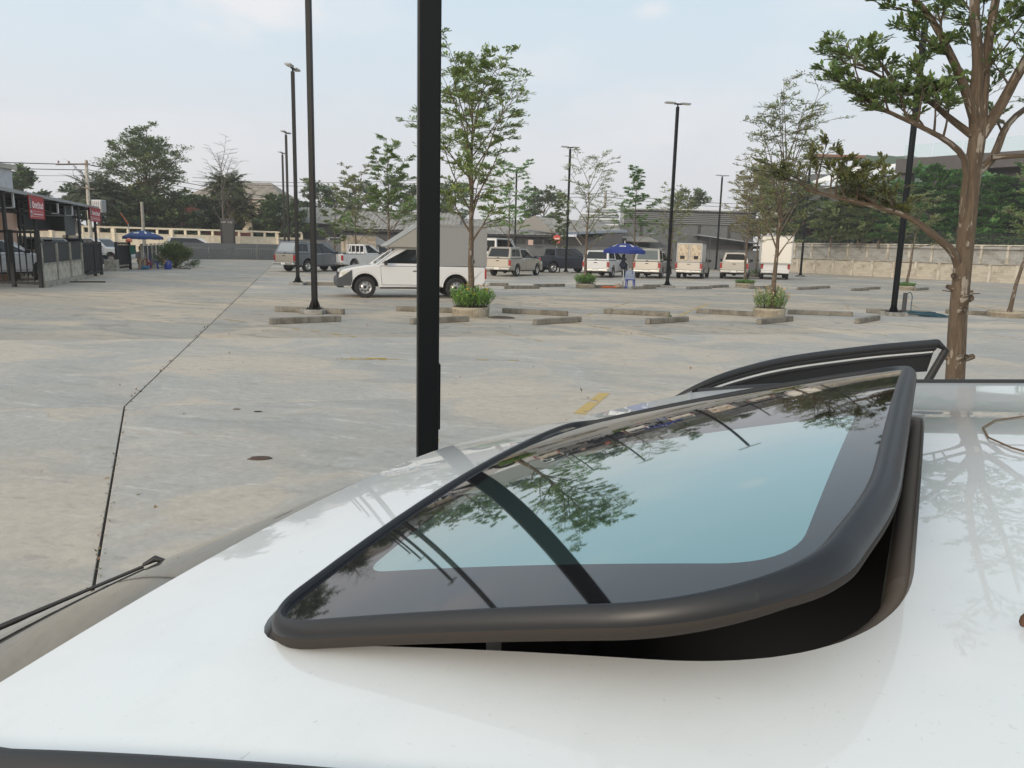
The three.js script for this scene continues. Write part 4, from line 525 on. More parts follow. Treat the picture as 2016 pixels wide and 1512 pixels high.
// ---------------------------------------------------------------- tubs with plants
{
  const tub = (label, x, z, R0, h, m) => { const t = thing('planter_tub', label, 'planter', [x, 0, z]); mesh('ring', ni(new THREE.LatheGeometry([[R0 - .09, .05], [R0 - .06, h - .01], [R0 - .05, h], [R0, h], [R0 + .01, h - .03], [R0 - .01, h - .06], [R0 - .02, 0], [R0 - .08, 0]].map(p => new THREE.Vector2(...p)), 28)), m, t); mesh('soil', ni(new THREE.CircleGeometry(R0 - .05, 24).rotateX(-Math.PI / 2).translate(0, h - .05, 0)), C.dirt, t); return t; };
  const tm = mat([.44, .40, .33], .9, { map: grimeTex }), GP = 'plants growing in round concrete tubs';
  const herbs = (label, x, z, R0, y0, h, n, col, fl, nf, seed, leafy) => { const t = thing('flower_bed', label, 'plant', [x, y0, z], 0, GP), r = rng(seed), lv = new Leaves(), st = [], fw = []; for (let i = 0; i < n; i++) { const a = r() * 6.283, q = Math.sqrt(r()) * R0 * .9, hh = h * (.6 + .5 * r()) * (1 - .25 * q / R0), bx0 = Math.cos(a) * q, bz0 = Math.sin(a) * q, ox = bx0 * .35 + (r() - .5) * .12, oz = bz0 * .35 + (r() - .5) * .12; const pts = [V(bx0, 0, bz0), V(bx0 + ox * .4, hh * .55, bz0 + oz * .4), V(bx0 + ox, hh, bz0 + oz)]; st.push(tube(pts, [.006, .005, .002], 3, false)); for (let k = 0; k < leafy; k++) { const s = .2 + .8 * r(), p = s < .5 ? pts[0].clone().lerp(pts[1], s * 2) : pts[1].clone().lerp(pts[2], s * 2 - 1); lv.add(p.x, p.y, p.z, V((r() - .5) * 1.4, .5, (r() - .5) * 1.4), .07 + .05 * r(), r, col, .28); } if (i < nf) { const p = pts[2]; for (let k = 0; k < 5; k++) { const b = k * 1.257; fw.push([p.x, p.y + .02, p.z, b]); } } } mesh('stems', M(st), mat([.10, .13, .04], .8), t); mesh('leaves', lv.geo(), LEAF, t); if (fl && fw.length) { const F = new Leaves(); for (const [a, b, c, d] of fw) F.add(a, b, c, V(Math.cos(d), .3, Math.sin(d)), .045, r, fl, .8); mesh('flowers', F.geo(), LEAF, t); } };
  tub('round concrete tub holding yellow flowers and the tall tree', -1.17, -20.95, .52, .26, tm); herbs('dense green yellow flowered plants in the tub beside white box pickup', -1.17, -20.95, .52, .22, .62, 190, [.09, .17, .03], [.55, .25, .02], 30, 401, 16);
  tub('round concrete tub holding the leggy dry flowers', 7.66, -23.15, .48, .27, tm); herbs('leggy half dry flowering plants in tub at right centre', 7.66, -23.15, .46, .22, .72, 110, [.12, .18, .05], [.50, .26, .16], 60, 403, 11);
  tub('round tub with upright green plants left of the blue chair', 3.42, -37.3, .48, .22, tm); herbs('upright bright green plants in the tub left of blue chair', 3.42, -37.3, .46, .18, .5, 170, [.08, .16, .03], [.5, .25, .02], 8, 405, 12);
  tub('round tub with low grass before the silver open pickup', 12.45, -42, .5, .24, tm); herbs('low green grass in the tub before the silver open pickup', 12.45, -42, .48, .2, .2, 150, [.07, .14, .03], null, 0, 407, 8);
  tub('round tub with low grass before the block wall', 22, -43.7, .5, .24, tm); herbs('low green grass in the tub before the block wall', 22, -43.7, .48, .2, .22, 130, [.07, .15, .03], null, 0, 409, 8);
  tub('bare round tub at right edge around the leaning tree', 16.2, -25.4, .58, .2, tm); tub('small far tub left of the white box truck', 18.75, -60.6, .6, .24, tm); herbs('far green grass in tub left of white box truck', 18.75, -60.6, .6, .2, .3, 110, [.06, .13, .03], null, 0, 411, 8);
  // large shrub by the umbrella at left
  const s = thing('shrub', 'rounded green shrub beside the blue umbrella at left', 'shrub', [-21.9, 0, -50.2]), r = rng(77), lv = new Leaves(), w = []; for (let i = 0; i < 60; i++) { const a = r() * 6.283, e = r() * 1.3 + .15, d = V(Math.cos(a) * Math.cos(e), Math.sin(e), Math.sin(a) * Math.cos(e)); const L = 1.2 + r() * .3; w.push(tube([V(0, .02, 0), d.clone().multiplyScalar(L * .6), d.clone().multiplyScalar(L).add(V(0, .1, 0))], [.015, .01, .004], 3, false)); for (let k = 0; k < 110; k++) { const q = d.clone().multiplyScalar(L * (.35 + .68 * Math.sqrt(r()))); lv.add(q.x + (r() - .5) * .35, Math.max(.05, q.y + .05 + (r() - .5) * .35), q.z + (r() - .5) * .35, d, .15, r, [.06, .085, .025], .4); } } mesh('stems', M(w), C.barkFar, s); mesh('leaves', lv.geo(), LEAF, s);
}

// ---------------------------------------------------------------- vehicles (x forward, y up, z to the vehicle's right)
const paint = (c, o = {}) => mat(c, .38, { clearcoat: .8, clearcoatRoughness: .08, ...o });
const PW = { white: paint([.66, .655, .65]), silver: paint([.42, .40, .37], { metalness: .35 }), champagne: paint([.40, .375, .335], { metalness: .45 }), grey: paint([.16, .175, .19], { metalness: .4 }), navy: paint([.028, .034, .05], { metalness: .3 }), beige: paint([.42, .385, .33], { metalness: .35 }), dark: paint([.02, .02, .024]) };
const tyreG = (() => ni(new THREE.LatheGeometry([[.215, -.1], [.235, -.115], [.335, -.112], [.358, -.09], [.36, -.03], [.353, -.028], [.353, -.02], [.36, -.018], [.36, .03], [.353, .032], [.353, .04], [.36, .042], [.358, .09], [.335, .112], [.235, .115], [.215, .1]].map(p => new THREE.Vector2(...p)), 28).rotateX(Math.PI / 2)))();
function rimGeo(kind) { const g = [ni(new THREE.LatheGeometry([[.05, .07], [.075, .085], [.11, .075], [.13, .04], [.185, .035], [.2, .07], [.225, .105], [.228, .06]].map(p => new THREE.Vector2(...p)), 24).rotateX(Math.PI / 2))]; if (kind === 'alloy') for (let k = 0; k < 6; k++) g.push(bx(.19, .05, .03, .12, 0, .085, 0, 0, 0).rotateZ(k * Math.PI / 3)); return M(g); }
const rims = { steel: rimGeo('steel'), alloy: rimGeo('alloy') };
const holeG = (() => { const g = []; for (let k = 0; k < 8; k++) { const a = k * Math.PI / 4; g.push(cy(.022, .022, .02, Math.cos(a) * .155, Math.sin(a) * .155, .04, 8, 'z')); } g.push(cy(.05, .05, .03, 0, 0, .062, 12, 'z')); return M(g); })();
const tyreFill = cy(.22, .22, .1, 0, 0, -.02, 18, 'z');
function wheel(parent, x, z, side, kind = 'steel', s = 1) { const w = new THREE.Group(); w.name = 'wheel'; w.position.set(x, .36 * s, z); if (side < 0) w.rotation.y = Math.PI; w.scale.setScalar(s); parent.add(w); mesh('tyre', tyreG, C.tyre, w); mesh('rim', rims[kind], kind === 'steel' ? C.steel : C.chrome, w); mesh('rim_hole', M(holeG, tyreFill), C.blackMatt, w); }
// closed cabin: beltline and roof outline in side view, half widths
function cabin(x0, x1, x2, x3, y0, y1, zb, zt) { // x0 front belt, x1 rear belt, x2 front roof, x3 rear roof
  const c = (x, y, z) => [x, y, z], A = c(x0, y0, zb), B = c(x1, y0, zb), D = c(x3, y1, zt), E = c(x2, y1, zt), m = p => [p[0], p[1], -p[2]];
  const faces = { right: [A, B, D, E], left: [m(A), m(B), m(D), m(E)], front: [m(A), A, E, m(E)], rear: [B, m(B), m(D), D], top: [E, D, m(D), m(E)] };
  return { faces, geo: () => { const mid = (a, b, t) => a.map((v, i) => lerp(v, b[i], t)); const pil = []; const top = []; // slightly crowned roof
      const n = 4; for (let i = 0; i < n; i++) for (let j = 0; j < n; j++) { const P = (s, t) => { const p = mid(mid(E, D, s), mid(m(E), m(D), s), t); p[1] += .045 * (1 - (2 * t - 1) ** 2) * (1 - (2 * s - 1) ** 4 * .8); return p; }; top.push([P(i / n, j / n), P((i + 1) / n, j / n), P((i + 1) / n, (j + 1) / n), P(i / n, (j + 1) / n)]); }
      return M(poly([faces.right, faces.left, faces.front, faces.rear, ...top]), ...[[A, E], [B, D], [E, D]].flatMap(([p, q]) => [tube([p, q], .03, 6), tube([m(p), m(q)], .03, 6)]), tube([E, m(E)], .03, 6), tube([D, m(D)], .03, 6)); } };
}
function pane(face, s0, s1, t0, t1, off = .012, sk = 0) { // part of a face: s along its base, t up; sk slants the first side
  const [a, b, c, d] = face.map(p => V(...p)), P = (s, t) => a.clone().lerp(b, s).lerp(d.clone().lerp(c, s), t), q = [P(s0, t0), P(s1, t0), P(s1, t1), P(s0 + sk, t1)];
  const n = q[1].clone().sub(q[0]).cross(q[3].clone().sub(q[0])).normalize(), ctr = a.clone().add(b).add(c).add(d).multiplyScalar(.25); if (n.dot(V(ctr.x * .0, 0, ctr.z)) < 0 && Math.abs(n.z) > .5) n.negate(); if (Math.abs(n.z) <= .5) { if (n.x * (ctr.x > q[0].x + 99 ? -1 : 1) * Math.sign(face.sgn ?? 1) < 0) n.negate(); }
  return poly([q.map(p => p.clone().addScaledVector(n, off))]);
}
function pickup(label, x, z, turn, o) {
  const t = thing(o.name ?? 'pickup_truck', label, o.cat ?? 'pickup', [x, o.y ?? 0, z], turn, o.group ?? 'pickups parked across the lot'), P = o.paint, s = o.scale ?? 1; t.scale.setScalar(s);
  const fa = 1.55, ra = -1.6, rear = o.rear ?? -2.68, yb = o.bed ?? 1.10, hood = o.hood ?? 1.05, lift = o.lift ?? 0;
  const sh = new THREE.Shape(); sh.moveTo(2.2, .34); sh.lineTo(2.36, .42); sh.lineTo(2.42, .62); sh.quadraticCurveTo(2.41, .86, 2.28, .95); sh.quadraticCurveTo(1.9, hood + .02, 1.32, hood + .07); sh.lineTo(1.1, 1.13); sh.lineTo(o.suv ? rear + .05 : -2.62, yb); sh.lineTo(rear, yb - .06); sh.lineTo(rear - .02, .62); sh.lineTo(rear + .1, .45); sh.lineTo(ra - .47, .42); sh.absarc(ra, .38, .47, Math.PI, 0, true); sh.lineTo(fa - .47, .34); sh.absarc(fa, .38, .46, Math.PI, 0, true); sh.closePath();
  mesh('body', extr(sh, 1.8, .06, 3), P, t);
  mesh('chassis', M(bx(4.4, .3, .8, -.1, .52, 0), bx(4.3, .5, 1.3, -.1, .72, 0)), C.blackMatt, t);
  for (const [wx, k] of [[fa, 0], [ra, 1]]) for (const e of [1, -1]) wheel(t, wx, e * .79, e, o.rim ?? 'steel');
  const xr = { single: -.42, extra: -.95, double: -1.4, long: -2.45 }[o.cab ?? 'single'], top = o.top ?? 1.7, cb = cabin(1.2, xr, .42, xr + (o.suv ? .35 : .1), 1.11, top, .83, .64); cb.faces.rear.sgn = -1; cb.faces.front.sgn = 1;
  mesh('cab', cb.geo(), P, t);
  mesh('windshield', pane(cb.faces.front, .06, .94, .1, .93), C.glass, t); mesh('rear_window', pane(cb.faces.rear, .08, .92, .22, .88), C.rearGlass, t);
  const W = { single: [[.1, .86, .16, 0.38]], extra: [[.08, .62, .14, .27], [.66, .9, .14, 0]], double: [[.08, .5, .14, .24], [.53, .9, .14, .0]], long: [[.05, .34, .15, .15], [.36, .64, .15, 0], [.66, .93, .15, 0]] }[o.cab ?? 'single'];
  for (const f of ['left', 'right']) for (const [a, b, y, sk] of W) { mesh('window_trim', pane(cb.faces[f], a - .02, b + .02, y - .04, .94, .008, sk), C.blackMatt, t); mesh('side_window', pane(cb.faces[f], a, b, y, .9, .012, sk), C.glass, t); }
  for (const e of [1, -1]) {
    mesh('door', extr([[.98, .46], [1.02, 1.08], [-.2 - (o.cab === 'double' || o.suv ? .1 : .12), 1.08], [-.32, .46]], .016).translate(0, 0, e * .903), P, t).userData.side = e;
    if (o.cab === 'double' || o.suv) mesh('door', extr([[-.345, .46], [-.33, 1.08], [-1.25, 1.08], [-1.2, .8], [-1.05, .46]], .016).translate(0, 0, e * .903), P, t);
    mesh('door_handle', rb(.17, .03, .03, .01, -.16, .93, e * .92), o.darkHandle ? C.blackMatt : P, t); mesh('mirror', M(rb(.1, .15, .2, .03, .86, 1.2, e * 1.0), bx(.04, .04, .12, .86, 1.15, e * .88)), o.mirror ?? C.blackMatt, t);
    mesh('headlight', rb(.34, .19, .26, .06, 2.2, .83, e * .78), C.lampGlass, t); mesh('door_seam', tube([[.985, .45, 0], [1.03, 1.09, 0], [-.3, 1.09, 0], [-.33, .45, 0], [.985, .45, 0]].map(p => [p[0], p[1], e * .903]), .007, 4), C.blackMatt, t); mesh('sill', bx(2.1, .05, .04, 0, .345, e * .885), C.blackMatt, t); mesh('tail_light', rb(.09, .36, .15, .03, rear + .02, .86, e * .83), C.red, t); for (const tr of [tube(Array.from({ length: 13 }, (_, i) => [fa + .47 * Math.cos(Math.PI * i / 12), .38 + .47 * Math.sin(Math.PI * i / 12), e * .885]), .02, 5, false), tube(Array.from({ length: 13 }, (_, i) => [ra + .48 * Math.cos(Math.PI * i / 12), .38 + .48 * Math.sin(Math.PI * i / 12), e * .885]), .02, 5, false)]) mesh('arch_trim', tr, P, t);
  }
  mesh('grille', rb(.06, .2, .8, .02, 2.4, .74, 0), C.blackMatt, t); mesh('front_bumper', rb(.3, .32, 1.76, .08, 2.36, .5, 0), o.darkBumper ? mat([.06, .064, .068], .7) : P, t);
  if (o.darkBumper) for (const e of [1, -1]) mesh('bumper_corner', extr([[2.48, .4], [2.48, .66], [2.32, .72], [1.99, .95], [1.98, .6], [2.03, .42]], .05).translate(0, 0, e * .892), mat([.06, .064, .068], .7), t);
  if (!o.suv) { mesh('tailgate', M(rb(.05, .52, 1.5, .025, rear - .02, .84, 0), bx(.03, .05, .24, rear - .045, 1.0, 0)), o.tailPaint ?? P, t); mesh('gate_handle', bx(.02, .05, .2, rear - .052, .985, 0), C.blackMatt, t); } else mesh('hatch', rb(.05, .5, 1.4, .03, rear - .01, .85, 0), P, t);
  mesh('rear_bumper', M(rb(.18, .15, 1.72, .04, rear - .06, .5, 0), bx(.1, .1, .5, rear - .1, .49, 0)), o.chromeBumper === false ? P : mat([.62, .60, .56], .25, { metalness: .7 }), t); mesh('licence_plate', bx(.01, .13, .34, rear - .157, .51, 0), C.plate, t);
  mesh('underbody', M(cy(.055, .055, 1.5, ra, .34, 0, 8, 'z'), sph(.16, ra, .34, 0), bx(.4, .25, .5, -2.3, .42, .1)), C.blackMatt, t);
  if (!o.suv && o.load !== 'box') { mesh('bed_rail', M(bx(xr + 2.62, .04, .06, (xr - 2.62) / 2, yb + .02, .86), bx(xr + 2.62, .04, .06, (xr - 2.62) / 2, yb + .02, -.86)), C.blackMatt, t); }
  if (o.load === 'canopy') { const ct = o.canopyTop ?? top + .03, c2 = cabin(xr - .02, rear + .02, xr - .02, rear + .38, yb + .035, ct, .84, .7); c2.faces.rear.sgn = -1; const cg = mesh('canopy', c2.geo(), o.canopyPaint ?? P, t); mesh('rear_glass', pane(c2.faces.rear, .07, .93, .14, .9), o.canopyGlass ?? C.glass, cg); for (const f of ['left', 'right']) { mesh('side_glass', pane(c2.faces[f], .08, .46, .2, .84), C.glass, cg); mesh('side_glass', pane(c2.faces[f], .5, .86, .2, .84), C.glass, cg); } mesh('latch', bx(.03, .03, .12, rear + .02, yb + .07, 0), C.blackMatt, cg); if (o.rails) mesh('roof_rail', M(...[1, -1].map(e => tube([[rear + .5, ct + .03, e * .62], [rear + .6, ct + .09, e * .62], [.1, ct + .09, e * .6], [.2, ct + .02, e * .6]], .02, 6))), C.galv, t); }
  if (o.load === 'rack') { const y0 = top - .02; mesh('headache_rack', M(bx(.05, .05, 1.5, xr - .05, y0, 0), ...[-.72, -.36, 0, .36, .72].map(q => bx(.05, y0 - yb, .05, xr - .05, (y0 + yb) / 2, q))), P, t); }
  if (o.load === 'box') box(t, o, xr, rear, yb);
  return t;
}
function box(t, o, xr, rear, yb) { // cargo box with doors at the back
  const x0 = xr - .06, x1 = rear + (o.boxIn ?? .02), y1 = o.boxTop, w = o.boxW ?? 1.66, L = x0 - x1, y0 = yb + .03, m = o.boxPaint, b = new THREE.Group(); b.name = 'cargo_box'; t.add(b);
  mesh('shell', rb(L, y1 - y0, w, .03, (x0 + x1) / 2, (y0 + y1) / 2, 0), m, b);
  const fr = [], H = y1 - y0; for (const e of [1, -1]) { fr.push(bx(.06, H, .06, x1 - .01, y0 + H / 2, e * (w / 2 - .02)), bx(.06, H, .06, x0, y0 + H / 2, e * (w / 2 - .01)), bx(L, .06, .05, (x0 + x1) / 2, y1 - .01, e * (w / 2 - .005)), bx(L, .06, .05, (x0 + x1) / 2, y0 + .02, e * (w / 2 - .005))); } fr.push(bx(.06, .07, w, x1 - .01, y1 - .01, 0), bx(.06, .06, w, x1 - .01, y0 + .02, 0)); mesh('corner_frame', M(fr), o.boxFrame ?? C.galv, b);
  for (const e of [1, -1]) { mesh('rear_door', rb(.03, H - .14, w / 2 - .1, .012, x1 - .02, y0 + H / 2, e * (w / 4 - .02)), o.doorPaint ?? m, b); mesh('lock_rod', M(cy(.014, .014, H - .1, x1 - .05, y0 + H / 2, e * .08, 6), bx(.03, .04, .18, x1 - .055, y0 + H * .32, e * .12)), C.galv, b); mesh('hinge', M(...[.15, .5, .85].map(q => bx(.05, .05, .08, x1 - .04, y0 + H * q, e * (w / 2 - .05)))), C.galv, b); if (o.boxVents) mesh('door_vent', bx(.012, .22, .3, x1 - .042, y0 + .3, e * (w / 4 + .04)), C.blackMatt, b); }
  for (const e of [1, -1]) mesh('side_latch', bx(.08, .12, .02, x1 + .45, y0 + .16, e * (w / 2 + .01)), C.blackMatt, b);
  if (o.wedge) { const z = w / 2 - .03, a = [x0 - .02, y1 - .02], d = [x0 + .1, y1 + .02], f = [x0 + 1.32, 1.77], g = [x0 + 1.28, 1.72], h = [x0 - .02, 1.72]; mesh('wind_deflector', extr([a, d, f, g, h], w - .04, .035, 2), o.wedgePaint, b); for (const e of [1, -1]) mesh('deflector_trim', tube([[d[0], d[1], e * z], [f[0], f[1] - .02, e * z]], .028, 6), C.steel, b); }
}
const greyBox = mat([.26, .26, .255], .5), cream = mat([.62, .52, .40], .5, { map: grimeTex });
pickup('white single cab pickup with tall grey cargo box and wind deflector', -3.92, -28.25, R(196.3), { paint: PW.white, cab: 'single', load: 'box', boxTop: 2.52, boxPaint: greyBox, boxFrame: greyBox, wedge: true, wedgePaint: mat([.36, .34, .30], .35, { metalness: .3 }), darkBumper: true, darkHandle: true, boxW: 1.78, top: 1.69, scale: 1.02 });
pickup('grey double cab pickup with canopy and silver tailgate at left', -12.85, -50.3, R(60), { paint: PW.grey, cab: 'double', load: 'canopy', canopyGlass: mat([.28, .31, .34], .12), rim: 'alloy', top: 1.77, canopyTop: 1.83, tailPaint: paint([.46, .43, .37], { metalness: .5 }) });
pickup('white single cab pickup with white rear window rack, empty bed', -10.55, -53.2, R(60), { paint: PW.white, cab: 'single', load: 'rack', scale: 1.02 });
pickup('silver box pickup half hidden behind the white rack pickup', -10.6, -60.5, R(30), { paint: PW.silver, cab: 'single', load: 'box', boxTop: 2.4, boxPaint: cream, wedge: true, wedgePaint: C.galv });
pickup('beige silver extended cab pickup with canopy beside white van', 0.05, -51.2, R(65), { paint: PW.beige, cab: 'extra', load: 'canopy', rim: 'alloy', canopyTop: 1.8 });
pickup('dark navy double cab pickup with open bed seen from the side', 3.9, -59.6, R(28), { paint: PW.navy, cab: 'double', load: 'none', rim: 'alloy', mirror: C.chrome, lift: .1, scale: 1.05 });
pickup('white extended cab pickup with dark canopy glass behind parasol', 6.3, -53.2, R(67), { paint: PW.white, cab: 'extra', load: 'canopy', canopyTop: 1.72 });
pickup('champagne pickup with tall canopy and roof rails behind blue parasol', 9.6, -53.9, R(70), { paint: PW.champagne, cab: 'double', load: 'canopy', canopyTop: 1.92, rails: true, canopyGlass: mat([.10, .12, .12], .1) });
pickup('silver pickup carrying tan cargo box with two dark vents', 12.65, -55.2, R(70), { paint: PW.champagne, cab: 'single', load: 'box', boxTop: 2.35, boxPaint: mat([.52, .50, .46], .45), doorPaint: cream, boxVents: true });
pickup('silver open bed pickup left of the white box truck', 16.1, -56.9, R(72), { paint: PW.champagne, cab: 'double', load: 'none', scale: 1.06 });
pickup('white box truck with tall white double doors', 19.2, -57.9, R(74), { name: 'box_truck', cat: 'truck', group: undefined, paint: PW.white, cab: 'single', load: 'box', boxTop: 2.82, boxPaint: mat([.72, .68, .60], .45), boxW: 2.0, bed: 1.0, scale: 1.08, chromeBumper: false, boxIn: -.12 });
const GC = 'cars outside the lot';
pickup('white van roof showing behind the beige canopy pickup', -1.1, -60.5, R(65), { name: 'van', cat: 'van', group: GC, paint: PW.white, suv: true, cab: 'long', top: 2.25, scale: 1.08 });
pickup('white hatchback behind the tall barred gate at left edge', -21.3, -31.6, R(75), { name: 'car', cat: 'car', group: GC, paint: PW.white, suv: true, cab: 'long', top: 1.62, rear: -2.5 });
pickup('silver pickup with canopy parked under the street canopy', -23.7, -39.5, R(-22), { group: GC, paint: PW.silver, cab: 'extra', load: 'canopy', canopyTop: 1.75 });
pickup('dark car parked under the far part of street canopy', -25.6, -44.5, R(-30), { name: 'car', cat: 'car', group: GC, paint: PW.dark, suv: true, cab: 'long', top: 1.72 });
pickup('white pickup on the street seen through the gate opening', -29.6, -55.5, R(-10), { group: GC, paint: PW.white, cab: 'double', load: 'none' });
pickup('white car roof just showing above the grey left fence', -30.3, -74.1, R(29), { name: 'car', cat: 'car', group: GC, paint: PW.white, suv: true, cab: 'long', top: 1.75, scale: 1.1 });
pickup('white van behind the black railing on the terrace', 36, -78, R(10), { name: 'van', cat: 'van', group: GC, paint: PW.white, suv: true, cab: 'long', top: 2.0, y: 2.56 });
pickup('pale car behind the grey fence above the grey pickup', -16.8, -81, R(20), { name: 'car', cat: 'car', group: GC, paint: PW.silver, suv: true, cab: 'long', top: 1.9, scale: 1.22 });

// ---------------------------------------------------------------- vendors, umbrellas and small things
function parasol(label, x, z, r0, top, m, seed, turn) {
  const t = thing('parasol', label, 'umbrella', [x, 0, z], turn), n = 8; mesh('pole', cy(.018, .02, top + .12, 0, (top + .12) / 2, 0, 8), C.whiteMetal, t);
  const q = [], P = (k, s) => { const a = k / n * 2 * Math.PI, rr = r0 * s, sag = 1 - .10 * s * Math.abs(Math.sin(Math.PI * ((k * 1) % 1))); return [Math.cos(a) * rr * sag, top - (s ** 1.7) * r0 * .34, Math.sin(a) * rr * sag]; };
  for (let k = 0; k < n * 4; k++) for (let i = 0; i < 6; i++) { const a = k / 4, b = (k + 1) / 4, kk = v => v; const pt = (v, s) => { const ang = v / n * 2 * Math.PI, f = v - Math.floor(v), sag = 1 - .075 * s * Math.sin(Math.PI * f), rr = r0 * s * sag; return [Math.cos(ang) * rr, top - (s ** 1.6) * r0 * .33 + .03 * s * Math.sin(Math.PI * f), Math.sin(ang) * rr]; }; q.push([pt(a, i / 6), pt(b, i / 6), pt(b, (i + 1) / 6), pt(a, (i + 1) / 6)]); if (i === 5) { const c = pt(a, 1), d = pt(b, 1); q.push([c, d, [d[0], d[1] - .16, d[2]], [c[0], c[1] - .16, c[2]]]); } }
  mesh('canopy', poly(q), m, t); mesh('finial', M(cy(.012, .03, .1, 0, top + .05, 0, 8), sph(.025, 0, top + .11, 0)), C.signWhite, t);
  const rib = []; for (let k = 0; k < n; k++) { const a = k / n * 2 * Math.PI; rib.push(tube([[0, top - .05, 0], [Math.cos(a) * r0 * .97, top - r0 * .33 - .02, Math.sin(a) * r0 * .97]], .007, 4)); rib.push(tube([[0, top - .55, 0], [Math.cos(a) * r0 * .5, top - r0 * .14, Math.sin(a) * r0 * .5]], .006, 4)); } mesh('rib', M(rib), C.galv, t);
  const pr = []; for (let k = 0; k < n; k++) { const a0 = (k + .5) / n * 2 * Math.PI, w = k % 2 ? .13 : .30; const pt = (da, s) => { const a = a0 + da, rr = r0 * s * .93; return [Math.cos(a) * rr, top - (s ** 1.6) * r0 * .33 + .045, Math.sin(a) * rr]; }; if (k % 2) { pr.push([pt(-.09, .72), pt(.09, .72), pt(.05, .5), pt(-.05, .5)], [pt(-.03, .5), pt(.03, .5), pt(.04, .42), pt(-.04, .42)]); } else { for (let j = 0; j < 5; j++) { const b = -.24 + j * .1; pr.push([pt(b, .72), pt(b + .07, .72), pt(b + .08, .58), pt(b + .015, .58)]); } } } mesh('print', poly(pr), C.signWhite, t);
  mesh('foot', M(cy(.24, .26, .06, 0, .03, 0, 16), cy(.03, .03, .3, 0, .2, 0, 8)), C.concGrey, t); return t;
}
parasol('blue printed parasol over the vendor at the left gate', -22.1, -46.4, 1.12, 2.28, C.blueFab2, 1, .3);
parasol('bright blue printed parasol standing in the middle of the lot', 5.35, -38.3, 1.05, 2.16, C.blueFab, 2, .1);
function chair(label, x, z, turn, m, m2) { const t = thing('plastic_chair', label, 'chair', [x, 0, z], turn); for (const [a, b] of [[-1, -1], [1, -1], [1, 1], [-1, 1]]) mesh('leg', tube([[a * .2, 0, b * .2], [a * .17, .42, b * .17]], [.022, .03], 6), m, t); mesh('seat', rb(.44, .035, .44, .015, 0, .435, 0), m, t); const sl = []; for (let k = 0; k < 5; k++) mesh('back_slat', rb(.05, .38, .018, .008, -.16 + k * .08, .66, -.22 - .0, 0), m2, t); mesh('back_rim', tube([[-.21, .43, -.2], [-.22, .7, -.225], [-.15, .88, -.24], [.15, .88, -.24], [.22, .7, -.225], [.21, .43, -.2]], .02, 6), m2, t); return t; }
chair('blue plastic chair under the bright blue parasol', 5.62, -37.7, R(160), C.bluePlastic, C.paleBlue);
chair('blue plastic chair beside the red fan at left gate', -21.75, -46.9, R(120), C.bluePlastic, C.bluePlastic);
single('cloth_bag', 'dark cloth bundle hanging from the middle parasol pole', 'bag', (() => { const g = new THREE.SphereGeometry(.2, 12, 10), p = g.attributes.position; for (let i = 0; i < p.count; i++) { const y = p.getY(i); const k = (y > 0 ? .5 + .2 * Math.sin(p.getX(i) * 30) : 1) * (1 + .15 * Math.sin(p.getX(i) * 19 + y * 13)); p.setXYZ(i, p.getX(i) * k, y * 1.9, p.getZ(i) * k); } g.computeVertexNormals(); return ni(g); })(), mat([.012, .016, .03], .9), [5.3, 1.28, -38.05]);
{ const t = thing('cargo_sack', 'tan sack with orange cloth lying at foot of blue chair', 'sack', [5.05, 0, -37.75]); const g = new THREE.SphereGeometry(.2, 10, 8).scale(1.1, .6, .8); const p = g.attributes.position; for (let i = 0; i < p.count; i++) p.setY(i, Math.max(-.1, p.getY(i) + .03 * Math.sin(p.getX(i) * 31))); g.computeVertexNormals(); mesh('sack', ni(g.translate(0, .1, 0)), mat([.34, .26, .19], .9), t); mesh('cloth', tube(smooth([[-.9, .03, .1], [-.6, .05, .05], [-.3, .06, .1], [-.05, .05, .05]], 8), [.03, .05, .04, .06, .05, .03, .04, .05, .03], 6), C.orange, t); }
single('thin_stake', 'thin metal stake standing right of the blue chair', 'stake', M(cy(.006, .006, .62, 0, .31, 0, 5), sph(.03, .02, .62, 0)), C.galv, [6.35, 0, -38.0]);
{ // pipe and hose by lamp post
  const t = thing('stand_pipe', 'short dark grey stand pipe with drooping hose end beside lamp post', 'pipe', [12.66, 0, -25.1]); mesh('pipe', rb(.11, .72, .11, .02, 0, .36, 0), mat([.05, .052, .055], .6), t); mesh('outlet', tube(smooth([[.02, .68, .04], [.1, .74, .05], [.18, .66, .06], [.2, .3, .05], [.21, .02, .06]], 16), .014, 6), C.hose, t);
  const r = rng(3), pts = []; for (let i = 0; i <= 150; i++) { const a = i / 150 * 6.283 * 6.3, q = .34 + .16 * Math.sin(a * .37) + .05 * Math.sin(a * 1.7); pts.push(V(Math.cos(a) * q * 1.25 + .08 * Math.sin(a * .2), .02 + .14 * Math.abs(Math.sin(a * .23 + .4)) * (.5 + .5 * Math.sin(a * .61)), Math.sin(a) * q * .8)); } single('garden_hose', 'coiled dark blue hose heaped on the ground by lamp post', 'hose', tube(pts, .017, 6), C.hose, [13.25, 0, -24.75]);
}
